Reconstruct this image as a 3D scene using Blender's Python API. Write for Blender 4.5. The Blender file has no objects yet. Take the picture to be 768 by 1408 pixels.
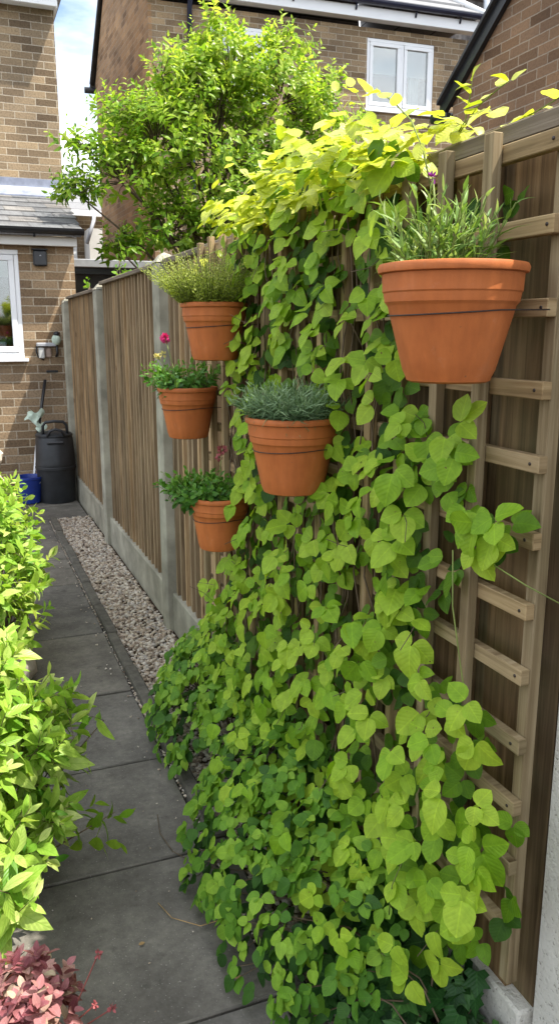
import bpy, math, random
import numpy as np
from mathutils import Vector, Matrix
R_ = math.radians
random.seed(7); rng = np.random.default_rng(7)
scene = bpy.context.scene
COL = scene.collection

# ------------------------------------------------------------------ camera
PITCH = math.atan(249/1100.); YAW = R_(21.5)
cam = bpy.data.objects.new('camera', bpy.data.cameras.new('camera')); COL.objects.link(cam)
cam.location = (0, 0, 1.5)
cam.rotation_euler = (math.pi/2 - PITCH, 0, -YAW)
cam.data.sensor_fit = 'VERTICAL'; cam.data.sensor_height = 24
cam.data.lens = 1100/1408*24
cam.data.clip_start = 0.02; cam.data.clip_end = 2000
scene.camera = cam
# ------------------------------------------------------------------ sun and sky
SUN = Vector((1.0, -0.62, 2.3)).normalized()
sun_el = math.asin(SUN.z); sun_az = math.atan2(SUN.x, SUN.y)
w = bpy.data.worlds.new('World'); scene.world = w; w.use_nodes = True
nt = w.node_tree; nt.nodes.clear()
out = nt.nodes.new('ShaderNodeOutputWorld'); bg = nt.nodes.new('ShaderNodeBackground')
sky = nt.nodes.new('ShaderNodeTexSky'); sky.sky_type = 'NISHITA'; sky.sun_disc = False
sky.sun_elevation = sun_el; sky.sun_rotation = sun_az; sky.dust_density = 1.5; sky.air_density = 1.0
tc = nt.nodes.new('ShaderNodeTexCoord'); mp = nt.nodes.new('ShaderNodeMapping'); mp.inputs['Scale'].default_value = (1.6, 1.6, 5)
nz = nt.nodes.new('ShaderNodeTexNoise'); nz.inputs['Scale'].default_value = 1.7; nz.inputs['Detail'].default_value = 7
cr = nt.nodes.new('ShaderNodeValToRGB'); cr.color_ramp.elements[0].position = 0.38; cr.color_ramp.elements[1].position = 0.58
mx = nt.nodes.new('ShaderNodeMixRGB'); mx.inputs[2].default_value = (9.5, 9.8, 10.2, 1)
nt.links.new(tc.outputs['Generated'], mp.inputs[0]); nt.links.new(mp.outputs[0], nz.inputs[0])
nt.links.new(nz.outputs[0], cr.inputs[0]); nt.links.new(cr.outputs[0], mx.inputs[0])
nt.links.new(sky.outputs[0], mx.inputs[1]); nt.links.new(mx.outputs[0], bg.inputs[0])
bg.inputs[1].default_value = 0.12
nt.links.new(bg.outputs[0], out.inputs[0])
sl = bpy.data.lights.new('sun', 'SUN'); sl.energy = 4.3; sl.angle = R_(0.5); sl.color = (1, .95, .86)
so = bpy.data.objects.new('sun', sl); COL.objects.link(so); so.rotation_euler = SUN.to_track_quat('Z', 'Y').to_euler()
scene.view_settings.view_transform = 'Standard'; scene.view_settings.look = 'None'
scene.view_settings.exposure = 1.22; scene.view_settings.gamma = 1.0
scene.view_settings.use_curve_mapping = False

# ------------------------------------------------------------------ materials
def mat(name):
    m = bpy.data.materials.new(name); m.use_nodes = True
    n = m.node_tree; b = n.nodes['Principled BSDF']
    return m, n, b
def N(n, t, **k):
    x = n.nodes.new(t)
    for a, v in k.items(): setattr(x, a, v)
    return x
def L(n, a, b): n.links.new(a, b)
def ramp(n, fac, cols):
    r = N(n, 'ShaderNodeValToRGB'); e = r.color_ramp.elements
    while len(e) < len(cols): e.new(.5)
    for i, (p, c) in enumerate(cols):
        e[i].position = p; e[i].color = (*c, 1)
    L(n, fac, r.inputs[0]); return r.outputs[0]
def mapped(n, scale, src='UV'):
    t = N(n, 'ShaderNodeTexCoord'); m = N(n, 'ShaderNodeMapping'); m.inputs['Scale'].default_value = scale
    L(n, t.outputs[src], m.inputs[0]); return m.outputs[0]
def noise(n, vec, scale, detail=5, rough=.55, dist=0):
    x = N(n, 'ShaderNodeTexNoise'); x.inputs['Scale'].default_value = scale; x.inputs['Detail'].default_value = detail
    x.inputs['Roughness'].default_value = rough; x.inputs['Distortion'].default_value = dist
    if vec is not None: L(n, vec, x.inputs[0])
    return x.outputs[0]
def mixc(n, fac, a, b, mode='MIX'):
    x = N(n, 'ShaderNodeMixRGB', blend_type=mode)
    for i, v in ((0, fac), (1, a), (2, b)):
        if hasattr(v, 'links'): L(n, v, x.inputs[i])
        elif i == 0: x.inputs[0].default_value = v
        else: x.inputs[i].default_value = (*v, 1)
    return x.outputs[0]
def bump(n, b, h, strength=.4, dist=.01):
    x = N(n, 'ShaderNodeBump'); x.inputs['Strength'].default_value = strength; x.inputs['Distance'].default_value = dist
    L(n, h, x.inputs['Height']); L(n, x.outputs[0], b.inputs['Normal'])
def attr(n, name='rnd'):
    a = N(n, 'ShaderNodeAttribute'); a.attribute_name = name; return a.outputs['Fac']

def plain(name, col, rough=.6, spec=.4, var=.15, nscale=12, metal=0, b_str=.1):
    m, n, b = mat(name)
    v = mapped(n, (1, 1, 1), 'Object')
    f = noise(n, v, nscale, 6)
    c = ramp(n, f, [(.3, tuple(x*(1-var) for x in col)), (.7, tuple(min(1, x*(1+var)) for x in col))])
    L(n, c, b.inputs['Base Color']); b.inputs['Roughness'].default_value = rough; b.inputs['Metallic'].default_value = metal
    b.inputs['Specular IOR Level'].default_value = spec
    if b_str: bump(n, b, noise(n, v, nscale*8, 3), b_str, .002)
    return m
def brick(name, c1, c2, mortar, patch=None, dark=.5):
    m, n, b = mat(name)
    v = mapped(n, (1, 1, 1))
    wob = noise(n, v, 9, 2); 
    vm = N(n, 'ShaderNodeVectorMath', operation='MULTIPLY_ADD'); 
    cmb = N(n, 'ShaderNodeCombineXYZ'); L(n, wob, cmb.inputs[0]); L(n, noise(n, v, 13, 2), cmb.inputs[1])
    L(n, cmb.outputs[0], vm.inputs[0]); vm.inputs[1].default_value = (.008, .008, 0); L(n, v, vm.inputs[2])
    bt = N(n, 'ShaderNodeTexBrick'); L(n, vm.outputs[0], bt.inputs[0])
    bt.offset = .5; bt.inputs['Scale'].default_value = 1; bt.inputs['Brick Width'].default_value = .225
    bt.inputs['Row Height'].default_value = .075; bt.inputs['Mortar Size'].default_value = .0055; bt.inputs['Mortar Smooth'].default_value = .3
    bt.inputs['Color1'].default_value = (*c1, 1); bt.inputs['Color2'].default_value = (*c2, 1); bt.inputs['Mortar'].default_value = (*mortar, 1)
    def mm(op, x, y=None):
        q = N(n, 'ShaderNodeMath', operation=op)
        for i, k in enumerate((x, y)):
            if k is None: continue
            if hasattr(k, 'links'): L(n, k, q.inputs[i])
            else: q.inputs[i].default_value = k
        return q.outputs[0]
    sx = N(n, 'ShaderNodeSeparateXYZ'); L(n, vm.outputs[0], sx.inputs[0])
    row = mm('FLOOR', mm('DIVIDE', sx.outputs[1], .075)); odd = mm('FLOORED_MODULO', row, 2)
    colm = mm('FLOOR', mm('DIVIDE', mm('ADD', sx.outputs[0], mm('MULTIPLY', mm('SUBTRACT', 1, odd), .1125)), .225))
    wn = N(n, 'ShaderNodeTexWhiteNoise'); cw = N(n, 'ShaderNodeCombineXYZ'); L(n, row, cw.inputs[0]); L(n, colm, cw.inputs[1]); L(n, cw.outputs[0], wn.inputs[0])
    tone = ramp(n, wn.outputs[0], [(0, (.50, .47, .46)), (.18, (.80, .78, .76)), (.5, (1, 1, 1)), (.85, (1.10, 1.07, 1.02)), (1, (1.28, 1.24, 1.15))])
    tone = mixc(n, bt.outputs['Fac'], tone, (1, 1, 1))
    g = ramp(n, noise(n, v, 55, 6, .7), [(.3, (dark,)*3), (.55, (1, 1, 1)), (.75, (1.0, .97, .92))])
    c = mixc(n, .75, mixc(n, .85, bt.outputs[0], tone, 'MULTIPLY'), g, 'MULTIPLY')
    g2 = ramp(n, noise(n, v, 1.6, 4), [(.35, (.78, .78, .8)), (.65, (1.08, 1.05, 1))])
    c = mixc(n, 1, c, g2, 'MULTIPLY')
    L(n, c, b.inputs['Base Color']); b.inputs['Roughness'].default_value = .92; b.inputs['Specular IOR Level'].default_value = .15
    inv = N(n, 'ShaderNodeMath', operation='SUBTRACT'); inv.inputs[0].default_value = 1; L(n, bt.outputs['Fac'], inv.inputs[1])
    ad = N(n, 'ShaderNodeMath', operation='MULTIPLY_ADD'); L(n, noise(n, v, 70, 4), ad.inputs[0]); ad.inputs[1].default_value = .5; L(n, inv.outputs[0], ad.inputs[2])
    bump(n, b, ad.outputs[0], .6, .006)
    return m
def wood(name, cols, axis='v', green=0.):
    """grain follows the V (axis='v') or U (axis='u') direction of the metre-scaled UVs"""
    m, n, b = mat(name)
    sc = (38, 1.3, 1) if axis == 'v' else (1.3, 38, 1)
    t = N(n, 'ShaderNodeTexCoord'); off = N(n, 'ShaderNodeVectorMath', operation='MULTIPLY_ADD')
    cx = N(n, 'ShaderNodeCombineXYZ'); a = attr(n)
    L(n, a, cx.inputs[0]); L(n, a, cx.inputs[1]); L(n, cx.outputs[0], off.inputs[0]); off.inputs[1].default_value = (17, 31, 0)
    L(n, t.outputs['UV'], off.inputs[2])
    mp = N(n, 'ShaderNodeMapping'); mp.inputs['Scale'].default_value = sc; L(n, off.outputs[0], mp.inputs[0])
    f = noise(n, mp.outputs[0], 1.6, 8, .62, .6)
    c = ramp(n, f, [(.28, cols[0]), (.5, cols[1]), (.72, cols[2])])
    big = noise(n, off.outputs[0], 2.3, 4)
    c = mixc(n, 1, c, ramp(n, big, [(.3, (.62, .6, .58)), (.6, (1.05, 1.05, 1.03))]), 'MULTIPLY')
    tint = ramp(n, a, [(0, (.76, .78, .8)), (.5, (.97, .97, .97)), (1, (1.22, 1.14, 1.03))])
    c = mixc(n, 1, c, tint, 'MULTIPLY')
    # knots
    vo = N(n, 'ShaderNodeTexVoronoi'); mk = N(n, 'ShaderNodeMapping'); mk.inputs['Scale'].default_value = (9, 3.2, 1) if axis == 'v' else (3.2, 9, 1)
    L(n, off.outputs[0], mk.inputs[0]); L(n, mk.outputs[0], vo.inputs[0]); vo.inputs['Scale'].default_value = 1
    k = ramp(n, vo.outputs['Distance'], [(.04, (.3, .22, .16)), (.11, (1, 1, 1))])
    c = mixc(n, .8, c, k, 'MULTIPLY')
    if green:
        gm = ramp(n, noise(n, off.outputs[0], 3.5, 5), [(.48, (0, 0, 0)), (.7, (green,)*3)])
        c = mixc(n, gm, c, (.10, .115, .05))
    L(n, c, b.inputs['Base Color']); b.inputs['Roughness'].default_value = .85; b.inputs['Specular IOR Level'].default_value = .2
    bump(n, b, f, .5, .003)
    return m
def leafmat(name, cols, trans=.4, vein=(1.25, 1.2, 1.1), rough=.45, veins=True, spots=True, tcol=1.5, spec=.22):
    m, n, b = mat(name)
    a = attr(n)
    c = ramp(n, a, [(i/(len(cols)-1), k) for i, k in enumerate(cols)])
    uvn = N(n, 'ShaderNodeUVMap'); sp = N(n, 'ShaderNodeSeparateXYZ'); L(n, uvn.outputs[0], sp.inputs[0])
    def M(op, x, y=None, z=None):
        q = N(n, 'ShaderNodeMath', operation=op)
        for i, v in enumerate((x, y, z)):
            if v is None: continue
            if hasattr(v, 'links'): L(n, v, q.inputs[i])
            else: q.inputs[i].default_value = v
        return q.outputs[0]
    if veins:
        u = M('ABSOLUTE', M('MULTIPLY_ADD', sp.outputs[0], 2, -1))
        f = M('FRACT', M('MULTIPLY', M('SUBTRACT', sp.outputs[1], M('MULTIPLY', u, .38)), 6.5))
        d = M('ABSOLUTE', M('SUBTRACT', f, .5))
        v1 = M('GREATER_THAN', d, .43)
        mid = M('LESS_THAN', u, .05)
        vv = M('MAXIMUM', M('MULTIPLY', v1, .45), mid)
        c2 = mixc(n, 1, c, vein, 'MULTIPLY')
        c = mixc(n, M('MULTIPLY', vv, .9), c, c2)
        hb = M('SUBTRACT', M('MULTIPLY', M('ABSOLUTE', M('SUBTRACT', f, .5)), -1), mid)
        bump(n, b, hb, .35, .003)
    v = mapped(n, (1, 1, 1), 'Object')
    g = ramp(n, noise(n, v, 60, 4), [(.3, (.8, .82, .75)), (.65, (1.08, 1.06, 1.05))])
    c = mixc(n, 1, c, g, 'MULTIPLY')
    if spots:
        s = ramp(n, noise(n, v, 95, 2), [(.73, (0, 0, 0)), (.77, (1, 1, 1))])
        c = mixc(n, s, c, (.16, .11, .04))
    L(n, c, b.inputs['Base Color']); b.inputs['Roughness'].default_value = rough; b.inputs['Specular IOR Level'].default_value = spec
    tr = N(n, 'ShaderNodeBsdfTranslucent')
    ct = mixc(n, 1, c, (tcol, tcol*.98, tcol*.5), 'MULTIPLY'); L(n, ct, tr.inputs[0])
    ms = N(n, 'ShaderNodeMixShader'); ms.inputs[0].default_value = trans
    L(n, b.outputs[0], ms.inputs[1]); L(n, tr.outputs[0], ms.inputs[2])
    L(n, ms.outputs[0], n.nodes['Material Output'].inputs[0])
    return m
def glass(name, col=(.02, .025, .03)):
    m, n, b = mat(name)
    b.inputs['Base Color'].default_value = (*col, 1); b.inputs['Roughness'].default_value = .03; b.inputs['Specular IOR Level'].default_value = .8
    v = mapped(n, (1, 1, 1)); bump(n, b, noise(n, v, 1.3, 2), .05, .02)
    return m

M_ = {}
M_['brick_buff'] = brick('buff_brick', (.25, .185, .12), (.36, .275, .18), (.50, .43, .33), dark=.42)
M_['brick_ext'] = brick('brown_brick', (.21, .145, .088), (.38, .28, .18), (.46, .395, .30), dark=.42)
M_['brick_house'] = brick('mixed_brown_brick', (.215, .155, .098), (.38, .285, .18), (.45, .39, .295), dark=.42)
M_['brick_side'] = brick('orange_brown_brick', (.33, .20, .105), (.40, .26, .15), (.38, .29, .20), dark=.6)
M_['brick_gable'] = brick('dark_red_brown_brick', (.19, .118, .072), (.285, .185, .118), (.35, .285, .215), dark=.6)
M_['wood_fence'] = wood('weathered_fence_wood', [(.18, .122, .068), (.34, .243, .145), (.47, .352, .22)], 'v')
M_['wood_board'] = wood('brown_fence_board', [(.065, .04, .02), (.15, .098, .052), (.25, .17, .092)], 'v', green=.35)
M_['wood_rail'] = wood('grey_rail_wood', [(.12, .09, .065), (.24, .19, .14), (.36, .30, .23)], 'u', green=.2)
M_['trellis_v'] = wood('trellis_wood_upright', [(.165, .113, .058), (.315, .232, .128), (.45, .35, .215)], 'v', green=.18)
M_['trellis_h'] = wood('trellis_wood_crosswise', [(.165, .113, .058), (.315, .232, .128), (.45, .35, .215)], 'u', green=.18)
M_['concrete'] = plain('weathered_concrete', (.31, .295, .235), .95, .1, .32, 7, b_str=.5)
M_['white'] = plain('white_upvc', (.78, .79, .80), .35, .5, .03, 4, b_str=0)
M_['cream'] = plain('cream_painted_timber', (.68, .67, .63), .5, .4, .08, 6, b_str=.05)
M_['black'] = plain('black_plastic', (.016, .017, .02), .38, .5, .25, 9, b_str=.1)
M_['bin'] = plain('dull_black_plastic', (.022, .024, .027), .5, .45, .35, 11, b_str=.15)
M_['bluebucket'] = plain('blue_plastic', (.012, .035, .23), .4, .5, .2, 8, b_str=.05)
M_['mint'] = plain('pale_green_cloth', (.50, .60, .50), .9, .1, .2, 18, b_str=.3)
M_['lightgrey'] = plain('light_grey_plastic', (.48, .48, .46), .6, .3, .15, 12)
M_['pinkgrey'] = plain('pinkish_render', (.40, .31, .26), .9, .1, .2, 20)
M_['darkpanel'] = plain('dark_grey_felt', (.05, .05, .052), .7, .3, .35, 6)
M_['lead'] = plain('blue_grey_lead', (.22, .24, .31), .5, .4, .3, 9)
M_['greyband'] = plain('grey_roof_edge', (.34, .35, .37), .7, .3, .2, 8)
M_['soil'] = plain('dark_soil', (.045, .03, .02), .98, .1, .5, 30, b_str=1)
M_['stem'] = plain('green_stem', (.16, .2, .05), .6, .3, .3, 20, b_str=0)
M_['woodystem'] = plain('brown_stem', (.13, .095, .06), .8, .2, .3, 30, b_str=.3)
M_['bark'] = plain('tree_bark', (.10, .075, .05), .9, .2, .3, 25, b_str=.6)
M_['wire'] = plain('rusted_wire', (.035, .022, .018), .5, .4, .3, 50, b_str=0)
M_['steel'] = plain('galvanised_flue', (.5, .52, .54), .35, .5, .1, 8, metal=.7, b_str=0)
M_['bluewhite'] = plain('blue_black_pipe', (.02, .024, .05), .3, .5, .2, 8, b_str=0)
M_['stonewall'] = plain('dark_chimney_stone', (.12, .11, .105), .9, .2, .5, 9, b_str=.8)
M_['blind'] = plain('pale_blind', (.40, .45, .38), .8, .2, .05, 3, b_str=0)
M_['pink'] = plain('pink_petal', (.75, .06, .25), .6, .3, .3, 60, b_str=0)
M_['purple'] = plain('purple_petal', (.42, .05, .38), .6, .3, .2, 60, b_str=0)
M_['yellowbud'] = plain('yellow_bud', (.7, .62, .22), .6, .3, .2, 60, b_str=0)
M_['dullred'] = plain('dusky_red_petal', (.30, .08, .08), .7, .3, .3, 60, b_str=0)
def paneglass():
    m, n, b = mat('window_glass'); n.nodes.remove(b)
    g = N(n, 'ShaderNodeBsdfGlossy'); g.inputs['Roughness'].default_value = .02; tr = N(n, 'ShaderNodeBsdfTransparent'); tr.inputs[0].default_value = (.82, .88, .88, 1)
    v = mapped(n, (1, 1, 1)); bm = N(n, 'ShaderNodeBump'); bm.inputs['Strength'].default_value = .06; bm.inputs['Distance'].default_value = .02
    L(n, noise(n, v, 1.5, 2), bm.inputs['Height']); L(n, bm.outputs[0], g.inputs['Normal'])
    lw = N(n, 'ShaderNodeLayerWeight'); lw.inputs['Blend'].default_value = .35; mr = N(n, 'ShaderNodeMath', operation='MULTIPLY_ADD'); L(n, lw.outputs['Facing'], mr.inputs[0]); mr.inputs[1].default_value = .5; mr.inputs[2].default_value = .16
    ms = N(n, 'ShaderNodeMixShader'); L(n, mr.outputs[0], ms.inputs[0]); L(n, tr.outputs[0], ms.inputs[1]); L(n, g.outputs[0], ms.inputs[2])
    L(n, ms.outputs[0], n.nodes['Material Output'].inputs[0]); return m
M_['glass'] = paneglass(); M_['glass_sky'] = M_['glass']
M_['room'] = plain('dark_room', (.10, .095, .09), .9, .1, .2, 2, b_str=0)
M_['net'] = plain('pale_curtain', (.62, .66, .68), .9, .1, .08, 5, b_str=0)
M_['litter'] = plain('dry_leaf', (.30, .20, .09), .9, .1, .3, 30, b_str=0)

def terracotta():
    m, n, b = mat('terracotta')
    v = mapped(n, (1, 1, 1), 'Object')
    c = ramp(n, noise(n, v, 14, 6), [(.25, (.40, .112, .030)), (.5, (.47, .138, .036)), (.75, (.52, .160, .046))])
    mv = N(n, 'ShaderNodeMapping'); mv.inputs['Scale'].default_value = (1, 1, .16); L(n, v, mv.inputs[0])
    s = ramp(n, noise(n, mv.outputs[0], 60, 5), [(.3, (.86, .86, .86)), (.7, (1.05, 1.05, 1.05))])
    c = mixc(n, 1, c, s, 'MULTIPLY')
    d = ramp(n, noise(n, v, 33, 7, .7), [(.60, (0, 0, 0)), (.80, (.35, .35, .35))])
    c = mixc(n, d, c, (.48, .27, .17))
    d2 = ramp(n, noise(n, v, 9, 8, .75), [(.56, (0, 0, 0)), (.80, (.15, .15, .15))]); c = mixc(n, d2, c, (.50, .34, .25))
    d3 = ramp(n, noise(n, v, 120, 4, .7), [(.68, (0, 0, 0)), (.74, (.7, .7, .7))]); c = mixc(n, d3, c, (.14, .07, .04))
    L(n, c, b.inputs['Base Color']); b.inputs['Roughness'].default_value = .62; b.inputs['Specular IOR Level'].default_value = .3
    bump(n, b, noise(n, v, 180, 4), .15, .002)
    return m
M_['terracotta'] = terracotta()
def slabmat():
    m, n, b = mat('paving_slab')
    v = mapped(n, (1, 1, 1)); a = attr(n)
    c = ramp(n, noise(n, v, 5, 8, .6), [(.32, (.096, .089, .077)), (.5, (.137, .128, .11)), (.68, (.188, .176, .150))])
    c = mixc(n, 1, c, ramp(n, a, [(0, (.85, .85, .87)), (1, (1.15, 1.12, 1.06))]), 'MULTIPLY')
    s = ramp(n, noise(n, v, 190, 2), [(.66, (0, 0, 0)), (.72, (.9, .9, .9))]); c = mixc(n, s, c, (.33, .31, .28))
    c = mixc(n, 1, c, ramp(n, noise(n, v, 38, 6, .75), [(.35, (.78, .78, .78)), (.65, (1.12, 1.12, 1.12))]), 'MULTIPLY')
    s = ramp(n, noise(n, v, 14, 5), [(.62, (0, 0, 0)), (.72, (.55, .55, .55))]); c = mixc(n, s, c, (.035, .035, .028))
    L(n, c, b.inputs['Base Color']); b.inputs['Roughness'].default_value = .88; b.inputs['Specular IOR Level'].default_value = .2
    bump(n, b, noise(n, v, 150, 6), .5, .003)
    return m
M_['slab'] = slabmat()
def kerbmat():
    m, n, b = mat('edging_stone'); v = mapped(n, (1, 1, 1), 'Object')
    c = ramp(n, noise(n, v, 18, 7, .65), [(.3, (.05, .046, .036)), (.6, (.11, .10, .08)), (.8, (.17, .16, .12))])
    L(n, c, b.inputs['Base Color']); b.inputs['Roughness'].default_value = .95; bump(n, b, noise(n, v, 90, 5), .7, .006); return m
M_['kerb'] = kerbmat()
def pebblemat():
    m, n, b = mat('pebbles'); a = attr(n)
    c = ramp(n, a, [(0, (.16, .12, .09)), (.25, (.36, .28, .20)), (.5, (.50, .42, .32)), (.75, (.60, .54, .45)), (1, (.30, .27, .24))])
    v = mapped(n, (1, 1, 1), 'Object'); c = mixc(n, .5, c, ramp(n, noise(n, v, 160, 4), [(.3, (.5, .5, .5)), (.7, (1.1, 1.1, 1.1))]), 'MULTIPLY')
    L(n, c, b.inputs['Base Color']); b.inputs['Roughness'].default_value = .8; return m
M_['pebble'] = pebblemat()
def slate(name, c1, c2, w=.5, h=.2):
    m, n, b = mat(name); v = mapped(n, (1, 1, 1))
    bt = N(n, 'ShaderNodeTexBrick'); L(n, v, bt.inputs[0]); bt.inputs['Scale'].default_value = 1
    bt.inputs['Brick Width'].default_value = w; bt.inputs['Row Height'].default_value = h; bt.inputs['Mortar Size'].default_value = .006
    bt.inputs['Color1'].default_value = (*c1, 1); bt.inputs['Color2'].default_value = (*c2, 1); bt.inputs['Mortar'].default_value = (.04, .04, .045, 1)
    c = mixc(n, .5, bt.outputs[0], ramp(n, noise(n, v, 20, 5), [(.3, (.7, .7, .7)), (.7, (1.1, 1.1, 1.1))]), 'MULTIPLY')
    L(n, c, b.inputs['Base Color']); b.inputs['Roughness'].default_value = .6; b.inputs['Specular IOR Level'].default_value = .3
    inv = N(n, 'ShaderNodeMath', operation='SUBTRACT'); inv.inputs[0].default_value = 1; L(n, bt.outputs['Fac'], inv.inputs[1])
    bump(n, b, inv.outputs[0], .8, .01); return m
M_['slate'] = slate('roof_slate', (.20, .20, .205), (.27, .27, .275))
M_['tile'] = slate('ribbed_roof_tile', (.19, .19, .195), (.24, .24, .245), 3.0, .3)
def roughcast():
    m, n, b = mat('roughcast_render'); v = mapped(n, (1, 1, 1), 'Object')
    c = ramp(n, noise(n, v, 4, 6), [(.3, (.50, .475, .42)), (.7, (.61, .59, .53))])
    p = ramp(n, noise(n, v, 130, 3), [(.28, (.30, .28, .25)), (.40, (1, 1, 1))]); c = mixc(n, .8, c, p, 'MULTIPLY')
    L(n, c, b.inputs['Base Color']); b.inputs['Roughness'].default_value = .95; b.inputs['Specular IOR Level'].default_value = .1
    bump(n, b, noise(n, v, 130, 4), .7, .006); return m
M_['roughcast'] = roughcast()

# leaf colours
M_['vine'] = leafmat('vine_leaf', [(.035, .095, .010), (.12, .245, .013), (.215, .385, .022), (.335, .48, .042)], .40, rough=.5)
M_['vine_top'] = leafmat('young_sunlit_vine_leaf', [(.34, .43, .03), (.50, .56, .07), (.64, .66, .18)], .42, rough=.33, spec=.5)  # paler copy of the vine leaf, sunlight put into the colour
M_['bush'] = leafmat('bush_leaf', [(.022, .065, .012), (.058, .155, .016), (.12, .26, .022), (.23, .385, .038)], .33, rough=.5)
M_['ivy'] = leafmat('ivy_leaf', [(.015, .055, .014), (.03, .095, .022), (.06, .15, .035)], .15, vein=(1.7, 1.6, 1.5), rough=.42, spots=False)
M_['shrub'] = leafmat('sunlit_shrub_leaf', [(.07, .19, .02), (.17, .34, .035), (.32, .47, .07), (.50, .57, .20)], .36, vein=(.72, .85, .55), rough=.38)  # strong sun painted in as pale leaf tones
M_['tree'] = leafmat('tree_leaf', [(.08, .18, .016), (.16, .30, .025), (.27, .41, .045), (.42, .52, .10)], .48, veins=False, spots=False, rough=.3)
M_['pinkleaf'] = leafmat('pink_leaf', [(.15, .04, .05), (.29, .10, .115), (.42, .20, .20), (.44, .36, .25)], .25, vein=(1.3, 1.3, 1.3), spots=False)
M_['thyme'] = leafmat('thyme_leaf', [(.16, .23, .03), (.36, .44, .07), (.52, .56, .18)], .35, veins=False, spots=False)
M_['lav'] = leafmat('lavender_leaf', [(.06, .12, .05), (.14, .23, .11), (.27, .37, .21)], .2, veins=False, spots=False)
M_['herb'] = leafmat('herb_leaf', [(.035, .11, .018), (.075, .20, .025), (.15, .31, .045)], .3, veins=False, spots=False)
M_['carn'] = leafmat('strap_leaf', [(.10, .20, .04), (.20, .32, .07), (.38, .46, .22)], .3, veins=False, spots=False)

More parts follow.
